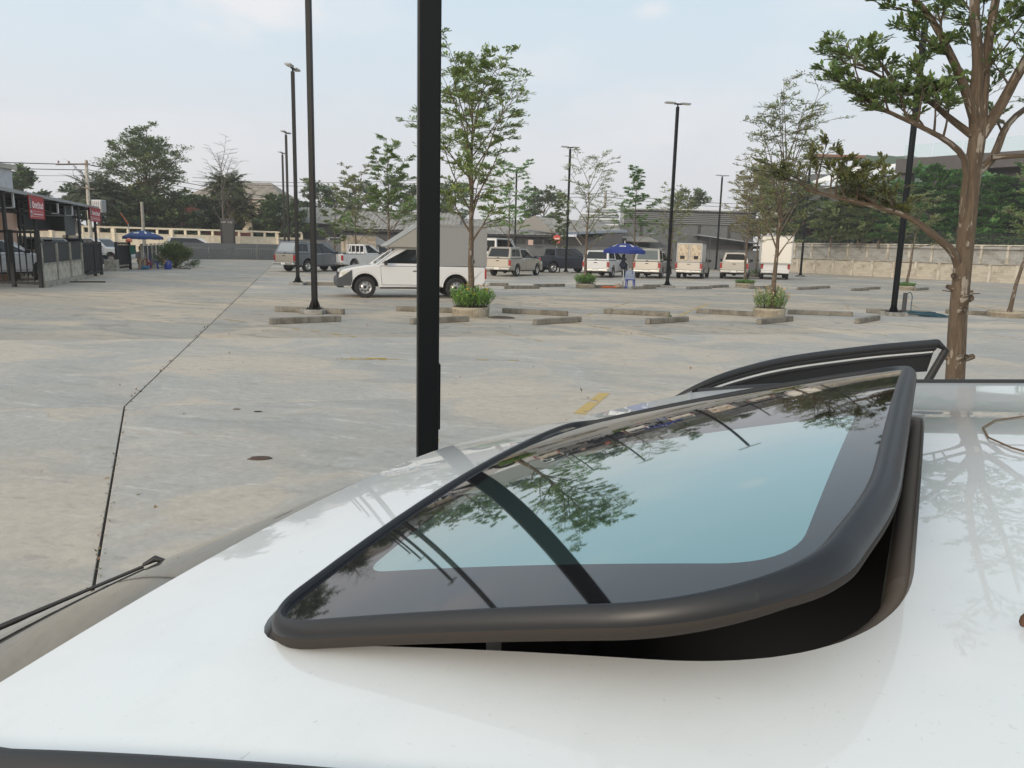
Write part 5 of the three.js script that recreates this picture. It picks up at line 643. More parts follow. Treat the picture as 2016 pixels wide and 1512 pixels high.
// things at the vendor's corner
single('blue_drum', 'upright blue plastic drum on ground left of the shrub', 'drum', M(ni(new THREE.LatheGeometry([[0, 0], [.19, 0], [.2, .03], [.2, .2], [.205, .22], [.2, .24], [.2, .44], [.17, .5], [.05, .52], [.05, .55], [0, .55]].map(p => new THREE.Vector2(...p)), 18))), mat([.01, .045, .30], .4), [-21.1, 0, -47.3]);
single('wash_tub', 'pale blue plastic wash tub on the ground before the vendor', 'tub', ni(new THREE.LatheGeometry([[0, .01], [.22, 0], [.28, .2], [.3, .21], [.3, .23], [.26, .2], [.2, .03], [0, .03]].map(p => new THREE.Vector2(...p)), 20)), mat([.08, .26, .48], .45), [-22.05, 0, -46.3]);
{ const t = thing('pedestal_fan', 'red wire cage fan standing in front of blue chair', 'fan', [-21.9, 0, -46.45], R(15)); const g = []; for (let k = 1; k < 6; k++) g.push(ni(new THREE.TorusGeometry(.05 * k + .01, .006, 4, 26).translate(0, .36, .06 - .002 * k * k))); for (let k = 0; k < 16; k++) { const a = k / 16 * 6.283; g.push(tube([[.04 * Math.cos(a), .36 + .04 * Math.sin(a), .07], [.27 * Math.cos(a), .36 + .27 * Math.sin(a), .02]], .004, 3)); } mesh('cage', M(g), C.red, t); const b = []; for (let k = 0; k < 3; k++) b.push(extr([[0, -.03], [.2, -.08], [.23, .04], [.1, .08]], .012).rotateZ(k * 2.094).translate(0, .36, .02)); mesh('blade', M(b), mat([.2, .03, .05], .5), t); mesh('stand', M(cy(.05, .05, .14, 0, .36, -.05, 10, 'z'), cy(.02, .02, .3, 0, .18, -.04, 8), cy(.2, .22, .04, 0, .02, -.04, 16)), C.red, t); }
single('broom', 'long handled broom leaning over the shrub to the blue drum', 'broom', M(tube([[0, .45, 0], [-1.05, 1.22, -.5]], .014, 6), bx(.3, .22, .1, .08, .38, .03, 0, 0, -.6)), mat([.42, .25, .12], .8), [-21.2, 0, -47.2]);
single('rope_heap', 'heap of dark rope trailing right of the blue drum', 'rope', tube(smooth(Array.from({ length: 18 }, (_, i) => [i * .06, .04 + .05 * Math.abs(Math.sin(i * 1.9)), .12 * Math.sin(i * 2.3)]), 70), .025, 5), mat([.06, .045, .04], .9), [-20.8, 0, -47.5]);
single('helmet', 'orange helmet hung on the dark gate at left', 'helmet', (() => { const g = new THREE.SphereGeometry(.17, 16, 10, 0, 6.283, 0, 1.9); return M(g, cy(.2, .2, .02, 0, .0, .04, 16)); })(), mat([.60, .13, .04], .35, { clearcoat: .5 }), [-22.25, 1.66, -45.0]);
{ const t = thing('tarpaulin', 'green cloth tarpaulin hung on the gate behind the vendor', 'cloth', [-22.72, 0, -46.15], R(70)); const g = new THREE.PlaneGeometry(.5, .5, 10, 8), p = g.attributes.position; for (let i = 0; i < p.count; i++) p.setZ(i, .05 * Math.sin(p.getX(i) * 14)); g.computeVertexNormals(); mesh('cloth', ni(g.translate(0, 1.15, .12)), C.greenCloth, t); mesh('pole', cy(.014, .014, .56, 0, 1.41, .1, 6, 'x'), C.galv, t); }
{ const t = thing('traffic_bollard', 'red and white plastic bollard at the street opening', 'bollard', [-24.2, -.04, -46.8]); mesh('base', rb(.42, .05, .42, .02, 0, .025, 0), C.signWhite, t); mesh('post', cy(.06, .09, .75, 0, .42, 0, 14), C.signWhite, t); mesh('band', M(cy(.078, .084, .14, 0, .52, 0, 14), cy(.063, .066, .08, 0, .77, 0, 14)), mat([.42, .02, .02], .5), t); }
// ---------------------------------------------------------------- seated vendor
function blob(bones, cell, k = .035) { // smooth union of tapered capsules, meshed
  let mn = V(1e9, 1e9, 1e9), mx = V(-1e9, -1e9, -1e9); for (const [a, b, ra, rb2] of bones) for (const [p, q] of [[a, ra], [b, rb2]]) { mn.min(V(p[0] - q, p[1] - q, p[2] - q)); mx.max(V(p[0] + q, p[1] + q, p[2] + q)); } const c = mn.clone().add(mx).multiplyScalar(.5), half = Math.max(mx.x - mn.x, mx.y - mn.y, mx.z - mn.z) / 2 * 1.15, n = Math.max(16, Math.min(110, Math.round(2 * half / cell)));
  const mc = new MarchingCubes(n, new THREE.MeshBasicMaterial(), false, false, 400000); mc.isolation = 0;
  for (let z = 0; z < n; z++) for (let y = 0; y < n; y++) for (let x = 0; x < n; x++) { const px = c.x + (x / n * 2 - 1) * half, py = c.y + (y / n * 2 - 1) * half, pz = c.z + (z / n * 2 - 1) * half; let s = 0; for (const [a, b, ra, rb2] of bones) { const dx = b[0] - a[0], dy = b[1] - a[1], dz = b[2] - a[2], L2 = dx * dx + dy * dy + dz * dz + 1e-9; let t = ((px - a[0]) * dx + (py - a[1]) * dy + (pz - a[2]) * dz) / L2; t = Math.min(1, Math.max(0, t)); const d = Math.hypot(px - a[0] - dx * t, py - a[1] - dy * t, pz - a[2] - dz * t) - lerp(ra, rb2, t); s += Math.exp(-d / k * 3); } mc.field[x + y * n + z * n * n] = s > 0 ? Math.log(s) * k / 3 : -1; }
  mc.update(); const cnt = mc.count, pos = new Float32Array(mc.positionArray.slice(0, cnt * 3)), nor = new Float32Array(mc.normalArray.slice(0, cnt * 3)); for (let i = 0; i < cnt; i++) { pos[3 * i] = pos[3 * i] * half + c.x; pos[3 * i + 1] = pos[3 * i + 1] * half + c.y; pos[3 * i + 2] = pos[3 * i + 2] * half + c.z; }
  const g = new THREE.BufferGeometry(); g.setAttribute('position', new THREE.BufferAttribute(pos, 3)); g.setAttribute('normal', new THREE.BufferAttribute(nor, 3)); g.setAttribute('uv', new THREE.BufferAttribute(new Float32Array(cnt * 2), 2)); return g;
}
{
  const t = thing('person', 'seated person in grey checked shirt and tan trousers under left parasol', 'person', [-22.32, 0, -46.45], R(35)); // faces +z
  const hand = (x, y, z, e) => [[[x, y, z], [x, y - .01, z + .07], .032, .034], ...[-.03, -.01, .01, .03].map((q, i) => [[x + q, y - .01, z + .08], [x + q, y - .05, z + .13 + (i % 3) * .008], .009, .008]), [[x - e * .03, y, z + .03], [x - e * .055, y - .02, z + .08], .011, .009]];
  const skin = blob([[[0, 1.18, .02], [0, 1.27, .05], .09, .088], [[0, 1.14, .05], [0, 1.22, .07], .06, .075], [[0, 1.0, 0], [0, 1.13, .02], .055, .05], [[0, 1.19, .13], [0, 1.175, .155], .012, .014], ...[1, -1].map(e => [[e * .095, 1.2, .03], [e * .097, 1.18, .02], .018, .015]), ...[1, -1].flatMap(e => [[[e * .24, .72, .12], [e * .16, .62, .30], .042, .03], ...hand(e * .15, .61, .31, e)]), ...[1, -1].flatMap(e => [[[e * .12, .12, .40], [e * .12, .05, .42], .04, .04], [[e * .12, .035, .42], [e * .13, .03, .58], .035, .03]])], .012, .02);
  mesh('body', skin, C.skin, t);
  mesh('shirt', blob([[[0, .55, -.02], [0, .92, -.01], .15, .165], [[-.16, .93, 0], [.16, .93, 0], .085, .085], ...[1, -1].map(e => [[e * .2, .92, 0], [e * .25, .72, .1], .07, .056])], .014, .05), mat([.22, .21, .21], .9, { map: grainTex }), t);
  mesh('trousers', blob([[[-.1, .5, -.02], [.1, .5, -.02], .13, .13], ...[1, -1].flatMap(e => [[[e * .1, .49, 0], [e * .13, .49, .38], .095, .075], [[e * .13, .49, .38], [e * .12, .14, .40], .075, .055]])], .014, .04), mat([.30, .22, .13], .9), t);
  mesh('hair', blob([[[0, 1.27, .02], [0, 1.3, .0], .098, .085], [[0, 1.2, -.03], [0, 1.26, -.04], .085, .08]], .01, .03), C.blackMatt, t);
  mesh('eye', M(sph(.011, .035, 1.225, .128), sph(.011, -.035, 1.225, .128), bx(.05, .008, .01, 0, 1.135, .128)), C.blackMatt, t);
  const s = thing('stool', 'low dark stool under the seated vendor', 'stool', [-22.32, 0, -46.45], R(35)); mesh('seat', rb(.36, .04, .34, .015, 0, .35, 0), C.blackMatt, s); for (const [a, b] of [[-1, -1], [1, -1], [1, 1], [-1, 1]]) mesh('leg', tube([[a * .16, 0, b * .15], [a * .13, .34, b * .12]], .016, 6), C.galv, s);
}
// ---------------------------------------------------------------- round sign, utility pole, wires
{
  const t = thing('round_sign', 'round red no entry sign on a post behind navy pickup', 'sign', [4.05, 0, -76.5]); mesh('post', cy(.04, .04, 3, 0, 1.4, -.06, 8), C.galv, t); mesh('disc', cy(.42, .42, .03, 0, 2.68, 0, 32, 'z'), mat([.50, .07, .055], .5), t); mesh('bar', bx(.5, .13, .012, 0, 2.72, .02), mat([.72, .55, .50], .5), t); single('small_notice', 'small square notice fixed to the grey fence left of sign', 'sign', bx(.5, .5, .03, 0, 0, 0), mat([.5, .35, .3], .6), [1.5, 2.3, -77.5]);
  const p = thing('utility_pole', 'concrete utility pole with crossarm and transformer at left', 'pole', [-33.7, 0, -62]); mesh('pole', tube([[0, 0, 0], [.1, 7.7, 0]], [.17, .12], 10), C.concPale, p); mesh('crossarm', M(bx(2.6, .1, .12, -.9, 7.35, .12, 0, 0, .04), bx(1.5, .1, .12, -.1, 5.6, .12, 0, 0, -.15)), mat([.18, .16, .14], .9), p); mesh('transformer', M(rb(.85, 1.0, .7, .08, .85, 4.2, 0), ...[0, 1, 2, 3, 4].map(i => bx(.06, .7, .78, .55 + i * .15, 4.2, 0))), C.galv, p); for (const x of [-2, -1.2, .2]) mesh('insulator', M(cy(.05, .08, .18, x, 7.5, .12, 8), cy(.07, .07, .03, x, 7.55, .12, 8)), mat([.2, .1, .08], .4), p); mesh('fuse', M(tube([[-.6, 5.9, .2], [-.3, 5.5, .3]], .04, 6), tube([[-.2, 6.2, .2], [.2, 5.8, .3]], .04, 6), tube([[-.7, 6.0, .2], [-.9, 6.8, .2], [-.6, 7.2, .15]], .015, 4)), C.darkWall, p);
  const p2 = thing('utility_pole', 'slim concrete pole behind the left blue parasol', 'pole', [-30.4, 0, -64]); mesh('pole', tube([[0, 0, 0], [0, 4.7, 0]], [.15, .12], 8), C.conc, p2); const p3 = thing('utility_pole', 'thin street light pole left of the slim concrete pole', 'pole', [-31.6, 0, -64]); mesh('pole', tube([[0, 0, 0], [0, 2.9, 0]], [.05, .04], 8), C.galv, p3); mesh('arm', tube([[0, 2.9, 0], [-.6, 3.8, 0]], [.04, .03], 6), C.orange, p3);
  const sag = (a, b, s, n = 16) => Array.from({ length: n + 1 }, (_, i) => { const t = i / n; return [lerp(a[0], b[0], t), lerp(a[1], b[1], t) - s * 4 * t * (1 - t), lerp(a[2], b[2], t)]; });
  const wire = (label, a, b, s, r) => single('power_line', label, 'cable', tube(sag(a, b, s), r, 5), C.blackMatt, undefined, 0, 'overhead power lines');
  wire('upper power line running left from the utility pole', [-72, 8.1, -50], [-33.7, 7.35, -62], .5, .035); wire('lower power line running left from the utility pole', [-72, 7.5, -50], [-33.7, 6.95, -62], .5, .03); wire('thin lowest wire left of the utility pole', [-72, 7.0, -50], [-33.7, 6.5, -62], .6, .015);
  wire('upper power line running right behind the leafy tree', [-33.7, 7.4, -62], [-20, 5.9, -100], .2, .03); wire('lower power line running right behind the leafy tree', [-33.7, 7.0, -62], [-20, 5.4, -100], .2, .025); 
  wire('upper far power line across the middle of sky', [-45, 10.2, -110], [-12, 9.5, -96], .5, .03); wire('lower far power line across the middle of sky', [-45, 9.7, -110], [-12, 9.1, -96], .5, .03); wire('upper far power line over the dark warehouse', [-12, 9.5, -96], [11, 8.6, -98], .6, .03); wire('lower far power line over the dark warehouse', [-12, 9.1, -96], [11, 8.2, -98], .6, .03); wire('upper wire right of the far pole', [11, 8.6, -98], [50, 9.2, -104], 1, .03); wire('lower wire right of the far pole', [11, 8.2, -98], [50, 8.7, -104], 1, .03);
  const p4 = thing('utility_pole', 'far concrete pole behind the white corrugated roof', 'pole', [11, 0, -98]); mesh('pole', tube([[0, 0, 0], [0, 8.9, 0]], [.2, .15], 8), C.conc, p4); const p5 = thing('utility_pole', 'far concrete pole hidden behind the thick near post', 'pole', [-12, 0, -96]); mesh('pole', tube([[0, 0, 0], [0, 9.7, 0]], [.2, .15], 8), C.conc, p5);
}
// ---------------------------------------------------------------- debris on the concrete
{
  const r = rng(15), lv = new Leaves(), put = (x, z, s, c) => lv.add(x, .008 + r() * .01, z, V(r() - .5, .02, r() - .5), s, r, c, .5, 1.5);
  for (let i = 0; i < 150; i++) put(-7 + r() * 14, -4.5 - r() * 14, .025 + r() * .045, [.10 + r() * .1, .07 + r() * .05, .04]);
  for (let i = 0; i < 110; i++) { const t = r(); put(lerp(-4.4, -2.0, t) + (r() - .5) * .07, lerp(-8.56, -3.4, t) + (r() - .5) * .07, .014 + r() * .016, [.07 + r() * .05, .05 + r() * .03, .03]); }
  for (let i = 0; i < 200; i++) { const p = lot((r() - .5) * .06, r() * 30); put(p[0], p[1], .03 + r() * .03, [.08, .06, .04]); }
  const o = mesh('leaf_litter', lv.geo(), LEAF, scene); o.userData = { kind: 'stuff', label: 'scattered dry leaves and crumbs on the concrete and along joints', category: 'leaves' };
  const clod = (label, x, z, w, c, seed) => { const g = new THREE.SphereGeometry(w, 14, 8), p = g.attributes.position; for (let i = 0; i < p.count; i++) { const n = .75 + .5 * vn(p.getX(i) / w * 2.3 + seed, p.getZ(i) / w * 2.3 + seed); p.setXYZ(i, p.getX(i) * n * 1.1, Math.max(0, p.getY(i) * .16 * n), p.getZ(i) * n * .8); } g.computeVertexNormals(); single('mud_clod', label, 'mud', ni(g), mat(c, .95, { map: grainTex }), [x, .001, z]); };
  clod('flat brown mud clod on the concrete left of thick pole', -2.21, -6.57, .085, [.10, .065, .05], 4); clod('small dark leaf clump near the cross joint', -2.85, -8.45, .045, [.04, .03, .022], 9); clod('small brown scrap left of the leaf clump', -3.12, -8.55, .04, [.12, .09, .06], 2); clod('dark wet mud patch beside the yellow flower tub', -.35, -20.6, .3, [.07, .055, .045], 6);
  const w = thing('weed', 'small green weed growing by the middle wheel stop', 'weed', [4.25, 0, -21.0]), l2 = new Leaves(); for (let i = 0; i < 40; i++) l2.add((r() - .5) * .08, .02 + r() * .12, (r() - .5) * .08, V(r() - .5, .8, r() - .5), .07, r, [.07, .10, .03], .3); mesh('leaves', l2.geo(), LEAF, w);
}

// ---------------------------------------------------------------- the white car in front (x forward, z to its far right side)
{
  const TH = .484, VC = .857, car = thing('white_car', 'white car in the foreground with tilted open sunroof', 'car', [Math.sin(TH) * VC, 0, -Math.cos(TH) * VC], Math.PI - TH);
  const du = u => u > -.2 ? .102 * u : .102 * (u + .5 * (u + .2) ** 2 * 1.0) ;
  const crown = v => v < .43 ? .118 * v * v : .0218 + .015 * (v - .43) + .0095 * (1 - Math.exp(-9 * (v - .43)));
  const VF = .84, vN = u => -.607 + .16 * Math.min(.4, Math.max(0, .5 - u));           // far and near roof edge
  const yR = (u, v) => 1.9 - (.210 + du(u) + .106 * Math.max(u + .027, 0) ** 2 + crown(v));
  const tilt = u => .07 * Math.min(2, Math.max(0, (.5 - u) / .5));
  const yG = (u, v) => yR(u, v) + tilt(u);
  const nrmOf = (f, u, v, out) => { const e = .003, a = (f(u + e, v) - f(u - e, v)) / (2 * e), b = (f(u, v + e) - f(u, v - e)) / (2 * e), L = Math.hypot(a, 1, b); return [-a / L, 1 / L, -b / L]; };
  const dust = texture(512, (u, v) => { const n = vn(u * 128, v * 128, 128), m = vn(u * 60 + 9, v * 60, 60), f = fbm(u * 6, v * 6, 4, 6); return 1 - sst(.94, .99, n) * .12 - sst(.965, .995, m) * .18 - sst(.5, .8, f) * .03; });
  const whitePaint = mat([.80, .81, .80], .30, { map: dust, clearcoat: 1, clearcoatRoughness: .015, specularIntensity: .5 });
  const frit = mat([.010, .010, .012], .03, { ior: 1.8, specularIntensity: 1 }), tint = mat([.245, .42, .415], .025, { metalness: .92, clearcoat: .6, clearcoatRoughness: .02 });
  // closed outline with rounded corners, dense points
  function outline(q, rad, n = 14) { const s = new THREE.Path(), N = q.length, P = []; for (let i = 0; i < N; i++) { const a = q[(i + N - 1) % N], b = q[i], c = q[(i + 1) % N], r = rad[i], la = Math.hypot(a[0] - b[0], a[1] - b[1]), lc = Math.hypot(c[0] - b[0], c[1] - b[1]), p = [b[0] + (a[0] - b[0]) / la * r, b[1] + (a[1] - b[1]) / la * r], e = [b[0] + (c[0] - b[0]) / lc * r, b[1] + (c[1] - b[1]) / lc * r]; if (P.length) { const l = P[P.length - 1]; for (let k = 1; k < n; k++) P.push([lerp(l[0], p[0], k / n), lerp(l[1], p[1], k / n)]); } for (let k = 0; k <= n; k++) { const t = k / n, w0 = (1 - t) ** 2, w1 = 2 * t * (1 - t), w2 = t * t; P.push([w0 * p[0] + w1 * b[0] + w2 * e[0], w0 * p[1] + w1 * b[1] + w2 * e[1]]); } } const l = P[P.length - 1], f = P[0]; for (let k = 1; k < n; k++) P.push([lerp(l[0], f[0], k / n), lerp(l[1], f[1], k / n)]); return P; }
  function cast(P, c, a) { const dx = Math.cos(a), dy = Math.sin(a); let best = 1e9; for (let i = 0; i < P.length; i++) { const p = P[i], q = P[(i + 1) % P.length], ex = q[0] - p[0], ey = q[1] - p[1], D = dx * ey - dy * ex; if (Math.abs(D) < 1e-12) continue; const t = ((p[0] - c[0]) * ey - (p[1] - c[1]) * ex) / D, s = ((p[0] - c[0]) * dy - (p[1] - c[1]) * dx) / D; if (t > 0 && s >= -1e-6 && s <= 1 + 1e-6) best = Math.min(best, t); } return [c[0] + dx * best, c[1] + dy * best]; }
  function ring(Pin, Pout, c, f, rings, N = 260, pow = 1, off = 0) { // surface between two outlines (Pin null: down to the centre)
    const pos = [], nor = [], uv = [], idx = []; for (let j = 0; j <= rings; j++) { const t = Math.pow(j / rings, pow); for (let i = 0; i <= N; i++) { const a = i / N * 2 * Math.PI, o = cast(Pout, c, a), n = Pin ? cast(Pin, c, a) : c, u = lerp(n[0], o[0], t), v = lerp(n[1], o[1], t); pos.push(u, f(u, v) + off, v); nor.push(...nrmOf(f, u, v)); uv.push(u * 3.1, v * 3.1); } }
    const m = N + 1; for (let j = 0; j < rings; j++) for (let i = 0; i < N; i++) { const a = j * m + i; idx.push(a, a + 1, a + m, a + 1, a + m + 1, a + m); } const g = new THREE.BufferGeometry(); g.setAttribute('position', new THREE.Float32BufferAttribute(pos, 3)); g.setAttribute('normal', new THREE.Float32BufferAttribute(nor, 3)); g.setAttribute('uv', new THREE.Float32BufferAttribute(uv, 2)); g.setIndex(idx); return g;
  }
  function sweep(P, prof, f, offs) { // profile (outward, up) swept round an outline lying on surface f
    const n = P.length, pos = [], idx = [], m = prof.length; for (let i = 0; i <= n; i++) { const p = P[i % n], a = P[(i + n - 1) % n], b = P[(i + 1) % n]; let dx = b[0] - a[0], dy = b[1] - a[1]; const L = Math.hypot(dx, dy); dx /= L; dy /= L; const nx = dy, ny = -dx, K = offs ? offs(nx, ny) : 1; for (const [w0, h0] of prof) { const w = w0 * K, h = h0 * (h0 < 0 ? (offs ? Math.max(K, .40) : 1) : 1), u = p[0] + nx * w, v = p[1] + ny * w; pos.push(u, f(p[0], p[1]) + h, v); } }
    for (let i = 0; i < n; i++) for (let k = 0; k < m - 1; k++) { const a = i * m + k; idx.push(a, a + m, a + 1, a + 1, a + m, a + m + 1); } const g = new THREE.BufferGeometry(); g.setAttribute('position', new THREE.Float32BufferAttribute(pos, 3)); g.setAttribute('uv', new THREE.Float32BufferAttribute(new Float32Array(pos.length / 3 * 2), 2)); g.setIndex(idx); g.computeVertexNormals(); return g;
  }
  const sealW = (nx, ny) => nx < 0 ? lerp(.25, .52, nx * nx) : .25;
  const ap = outline([[-.014, -.412], [.436, -.474], [.565, .45], [-.022, .45]], [.14, .065, .07, .08]);
  const gl = outline([[.017, -.30], [.040, -.42], [.10, -.466], [.415, -.470], [.545, .43], [.012, .43]], [.05, .035, .04, .06, .06, .06]);
  const cl = outline([[.048, -.418], [.382, -.384], [.432, -.05], [.044, -.06]], [.045, .025, .02, .015]);
  // roof boundary: straight sides, front edge along the windshield
  const uf = v => Math.min(.672 + .10 * v, .70 - .5 * Math.max(v - .1, 0) ** 2);
  const bd = []; for (let i = 0; i <= 40; i++) { const v = lerp(-.612, VF, i / 40); bd.push([uf(v), v]); } for (let i = 1; i <= 40; i++) bd.push([lerp(uf(VF), -1.75, i / 40), VF]); for (let i = 1; i <= 20; i++) bd.push([-1.75, lerp(VF, vN(-1.75), i / 20)]); for (let i = 1; i < 60; i++) { const u = lerp(-1.75, uf(-.612), i / 60); bd.push([u, vN(u)]); }
  mesh('roof', ring(ap, bd, [.22, 0], yR, 22, 300), whitePaint, car);
  mesh('roof_lip', sweep(ap, [[0, 0], [-.002, -.003], [-.003, -.007], [-.002, -.012]], yR), whitePaint, car);
  mesh('aperture_seal', sweep(ap, [[-.001, -.009], [-.006, -.006], [-.013, -.010], [-.017, -.02], [-.015, -.034], [-.006, -.05], [.01, -.055]], yR), mat([.20, .165, .14], .85, { map: grimeTex }), car);
  mesh('headliner_trim', sweep(ap, [[.005, -.05], [-.012, -.056], [-.02, -.075], [-.012, -.13], [.05, -.14]], yR), mat([.30, .34, .33], .9), car);
  mesh('headliner', ring(ap, bd.map(p => [p[0] * .97, p[1] * .97]), [.22, 0], (u, v) => yR(u, v) - .14, 6, 90), mat([.10, .12, .118], .95), car);
  const pane0 = new THREE.Group(); pane0.name = 'sunroof'; car.add(pane0);
  mesh('tinted_glass', ring(null, cl, [.22, -.23], yG, 14, 240), tint, pane0);
  mesh('black_border', ring(cl, gl, [.22, -.23], yG, 14, 320), frit, pane0);
  mesh('rubber_seal', sweep(gl, [[-.004, -.002], [.0, .001], [.003, .0028], [.009, .0042], [.017, .0036], [.025, .0005], [.031, -.006], [.034, -.016], [.033, -.027], [.028, -.036], [.018, -.043], [-.01, -.046]], yG, sealW), mat([.013, .014, .017], .42, { bumpMap: concreteBump, bumpScale: .0006 }), pane0);
  mesh('dirty_edge', sweep(gl, [[.0338, -.0205], [.0352, -.024], [.034, -.031], [.0275, -.038], [.02, -.0435]], yG, sealW), mat([.036, .029, .025], .85, { map: grimeTex }), pane0);
  mesh('under_glass', ring(null, gl.map(p => [lerp(.24, p[0], .97), lerp(0, p[1], .97)]), [.22, 0], (u, v) => yG(u, v) - .006, 4, 120), C.blackMatt, pane0);
  for (const e of [-1, 1]) mesh('lift_arm', beam([.09, yR(.09, .40) - .05, e * .40], [.36, yR(.36, .42) - .03, e * .425], .012, .03), C.blackMatt, pane0);
  // side rails
  const rail = (vf, e, name) => { const P = [], v0 = vf(.6), ue = uf(v0); for (let i = 0; i <= 60; i++) { const u = lerp(-1.75, ue - .005, i / 60), v = vf(u); P.push([u, yR(u, v) - .004, v + e * .010]); } mesh(name, tube(P, .010, 8), C.rubber, car); const q = []; for (let i = 0; i < 60; i++) { const a = lerp(-1.75, ue, i / 60), b = lerp(-1.75, ue, (i + 1) / 60), va = vf(a), vb = vf(b), A = [a, yR(a, va) - .008, va + e * .016], B = [b, yR(b, vb) - .008, vb + e * .016]; q.push([A, B, [B[0], B[1] - .045, vb + e * .075], [A[0], A[1] - .045, va + e * .075]]); } mesh('door_frame', poly(q), mat([.028, .031, .036], .35, { clearcoat: .4 }), car); };
  rail(vN, -1, 'roof_molding'); rail(() => VF, 1, 'roof_molding');
  // windshield
  const yW = (u, v) => { const f = uf(v), d = u - f; return yR(f, v) - .004 - (.46 * d + .06 * d * d + .12 * v * v * d); };
  { const q = [], nu = 30, nv = 40, pos = [], nor = [], idx = []; for (let i = 0; i <= nu; i++) for (let j = 0; j <= nv; j++) { const t = i / nu, v = lerp(lerp(-.612, -.72, t), lerp(VF, VF + .02, t), j / nv), u = uf(Math.max(-.612, Math.min(VF, v))) + .004 + t * 1.0; pos.push(u, yW(u, v), v); nor.push(...nrmOf(yW, u, v)); } for (let i = 0; i < nu; i++) for (let j = 0; j < nv; j++) { const a = i * (nv + 1) + j; idx.push(a, a + 1, a + nv + 1, a + 1, a + nv + 2, a + nv + 1); } const g = new THREE.BufferGeometry(); g.setAttribute('position', new THREE.Float32BufferAttribute(pos, 3)); g.setAttribute('normal', new THREE.Float32BufferAttribute(nor, 3)); g.setIndex(idx); mesh('windshield', g, mat([.014, .014, .013], .04, { ior: 1.55 }), car); }
  mesh('wiper', M(tube(smooth([[1.52, 1.140, -.62], [1.36, 1.220, -.33], [1.27, 1.269, -.21], [1.21, 1.302, -.13], [1.135, 1.342, -.045]], 20), [.009, .009, .0085, .0085, .008, .008, .007, .007, .006, .006, .005, .005, .004, .004, .0035, .0035, .003], 6), tube([[1.135, 1.345, -.045], [1.12, 1.355, -.032], [1.105, 1.352, -.025]], [.003, .006, .003], 6)), C.rubber, car);
  // lower body, bonnet, windows
  const prof = [[2.35, .32], [2.42, .5], [2.3, .62], [1.66, .82], [1.2, 1.02], [-2.1, 1.06], [-2.3, .9], [-2.32, .4], [-2.1, .28]]; const sh = new THREE.Shape(); sh.moveTo(...prof[0]); for (const p of prof.slice(1)) sh.lineTo(...p); sh.lineTo(-1.72, .28); sh.absarc(-1.35, .34, .37, Math.PI, 0, true); sh.lineTo(1.33, .28); sh.absarc(1.7, .34, .37, Math.PI, 0, true); sh.closePath();
  mesh('body', M(extr(sh, .16, .04, 2).translate(0, 0, -.84), extr(sh, .16, .04, 2).translate(0, 0, .84)), whitePaint, car); mesh('bonnet', poly([[[1.64, .82, -.78], [2.32, .62, -.74], [2.32, .62, .74], [1.64, .82, .78]], [[2.32, .62, -.74], [2.42, .4, -.72], [2.42, .4, .72], [2.32, .62, .74]]]), whitePaint, car); mesh('floor', bx(4.6, .05, 1.56, .2, .33, 0), C.blackMatt, car); mesh('dashboard', rb(.5, .22, 1.3, .08, 1.15, .98, 0), C.blackMatt, car);
  for (const e of [-1, 1]) { const v0 = e < 0 ? -.655 : .67, top = u => yR(u, v0 * .9) - .05; const vt = u => (e < 0 ? vN(u) - .05 : VF + .05); const win = (a, b, c, d) => mesh('side_window', poly([[[a, 1.06, e * .83], [b, 1.06, e * .83], [d, top(d), vt(d)], [c, top(c), vt(c)]]]), C.glass, car); if (e < 0) win(.6, 1.5, .55, .6); win(-.35, -1.35, -.35, -1.3); mesh('pillar', M(beam([-.4, 1.05, e * .84], [-.33, top(-.33), vt(-.33)], .1, .05), beam([-1.45, 1.05, e * .84], [-1.5, top(-1.5), vt(-1.5)], .3, .06), beam([1.5, .95, e * .76], [uf(e < 0 ? -.6 : VF), yR(uf(e < 0 ? -.6 : VF), e < 0 ? -.6 : VF) - .03, e < 0 ? -.6 : VF], .06, .06)), whitePaint, car); }
  mesh('cabin_liner', M(bx(1.9, .9, .04, -.35, .8, -.72), bx(1.9, 1.05, .04, -.35, .9, .74), bx(.62, .8, .04, .89, .75, -.72), bx(.62, .8, .04, .89, .75, .74), bx(.04, .8, 1.44, 1.2, .75, 0), bx(.04, .9, 1.4, -1.3, .8, 0), bx(2.6, .04, 1.4, 0, .38, 0)), mat([.018, .019, .022], .9), car);
  mesh('rear_glass', poly([[[-1.75, yR(-1.75, -.54) - .01, -.54], [-1.75, yR(-1.75, VF) - .01, VF], [-2.15, 1.06, .7], [-2.15, 1.06, -.7]]]), C.glass, car);
  for (const u of [1.7, -1.35]) for (const e of [1, -1]) wheel(car, u, e * .8, e, 'alloy', .92);
  // seats
  for (const e of [-1, 1]) mesh('seat', M(rb(.5, .16, .5, .06, .2, .62, e * .37), rb(.14, .62, .48, .06, -.08, .95, e * .37), rb(.1, .17, .26, .05, -.13, 1.33, e * .37)), mat([.02, .022, .028], .6), car);
  // far door, open
  const door = new THREE.Group(); door.name = 'open_door'; car.add(door); const yd = d => 1.9 - d;
  const fr = smooth([[.70, yd(.52), .88], [.45, yd(.32), .90], [.33, yd(.272), 1.06], [.125, yd(.249), 1.37], [-.05, yd(.240), 1.60]], 30), dn = [[-.05, yd(.240), 1.60], [-.075, yd(.26), 1.625], [-.035, yd(.355), 1.575], [.01, yd(.62), 1.53]];
  mesh('window_frame', M(tube(fr, fr.map((_, i) => lerp(.006, .0125, i / 30)), 8), tube(fr.map(p => p.clone().add(V(.005, -.012, -.006))), fr.map((_, i) => lerp(.005, .009, i / 30)), 8), tube(dn, [.0125, .010, .011, .02], 8)), C.rubber, door);
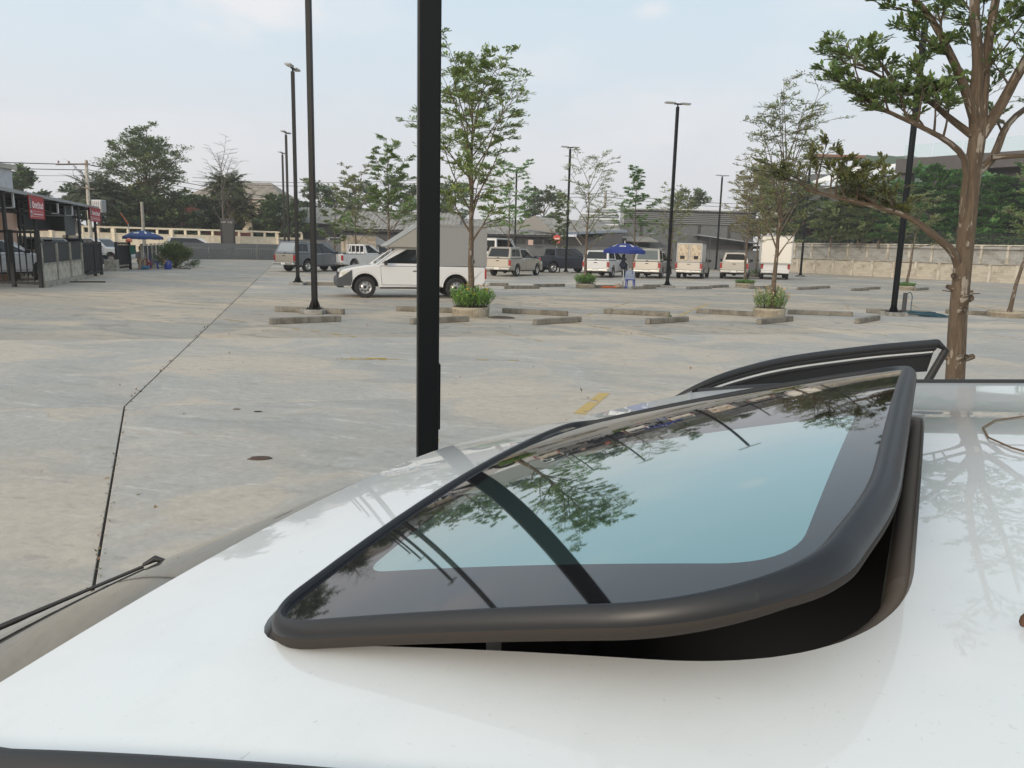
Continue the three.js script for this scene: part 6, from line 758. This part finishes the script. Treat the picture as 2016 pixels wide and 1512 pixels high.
  { const a = fr.slice(4), q = []; for (let i = 0; i < a.length - 1; i++) { const k = lerp(.6, 1, i / a.length), k2 = lerp(.6, 1, (i + 1) / a.length), o = (p, s) => [p.x + .016 * s, p.y - .08 * s, p.z - .02 * s]; q.push([[a[i].x, a[i].y, a[i].z], [a[i + 1].x, a[i + 1].y, a[i + 1].z], o(a[i + 1], k2), o(a[i], k)]); } mesh('rain_visor', poly(q), C.blackMatt, door); }
  mesh('inner_frame', M(tube(fr.slice(8).map(p => p.clone().add(V(.009, -.0235, -.011))), .0035, 6)), whitePaint, door); mesh('inner_seal', tube(fr.slice(8).map(p => p.clone().add(V(.011, -.030, -.014))), .0045, 6), C.rubber, door);
  const dp = (s, y, o) => { const a = [.82, .64], b = [-.09, 1.60], L = Math.hypot(b[0] - a[0], b[1] - a[1]), nx = (b[1] - a[1]) / L, nz = -(b[0] - a[0]) / L; return [a[0] + (b[0] - a[0]) * s + nx * o, y, a[1] + (b[1] - a[1]) * s + nz * o]; };
  mesh('door_panel', poly([[dp(0, .3, .06), dp(1, .3, .06), dp(1, 1.05, .06), dp(0, 1.05, .06)], [dp(0, 1.05, .06), dp(1, 1.05, .06), dp(1, 1.05, -.06), dp(0, 1.05, -.06)], [dp(1, .3, .06), dp(1, .3, -.06), dp(1, 1.05, -.06), dp(1, 1.05, .06)]]), whitePaint, door); mesh('door_card', poly([[dp(0, .3, -.06), dp(1, .3, -.06), dp(1, 1.05, -.06), dp(0, 1.05, -.06)]]), C.blackMatt, door);
  // specks on the roof
  const onRoof = (u, v, h = .002) => V(u, yR(u, v) + h, v), O = car.position, loc = p => car.localToWorld(p); car.updateMatrixWorld(true);
  single('dry_twig', 'thin curled brown twig lying on the white roof at right', 'twig', tube(smooth([[-.139, .372], [-.102, .313], [-.083, .233], [-.084, .157], [-.101, .099], [-.13, .05]].map(p => loc(onRoof(...p)))), .0011, 5), mat([.18, .11, .06], .9));
  single('dead_leaf', 'tiny dry curled leaf on the roof at right edge', 'leaf', tube(smooth([onRoof(-.072, -.341, .003), onRoof(-.076, -.337, .008), onRoof(-.081, -.336, .004)].map(loc), 8), [.001, .003, .0035, .003, .001], 6), mat([.10, .05, .03], .8));
}
renderer.render(scene, camera);
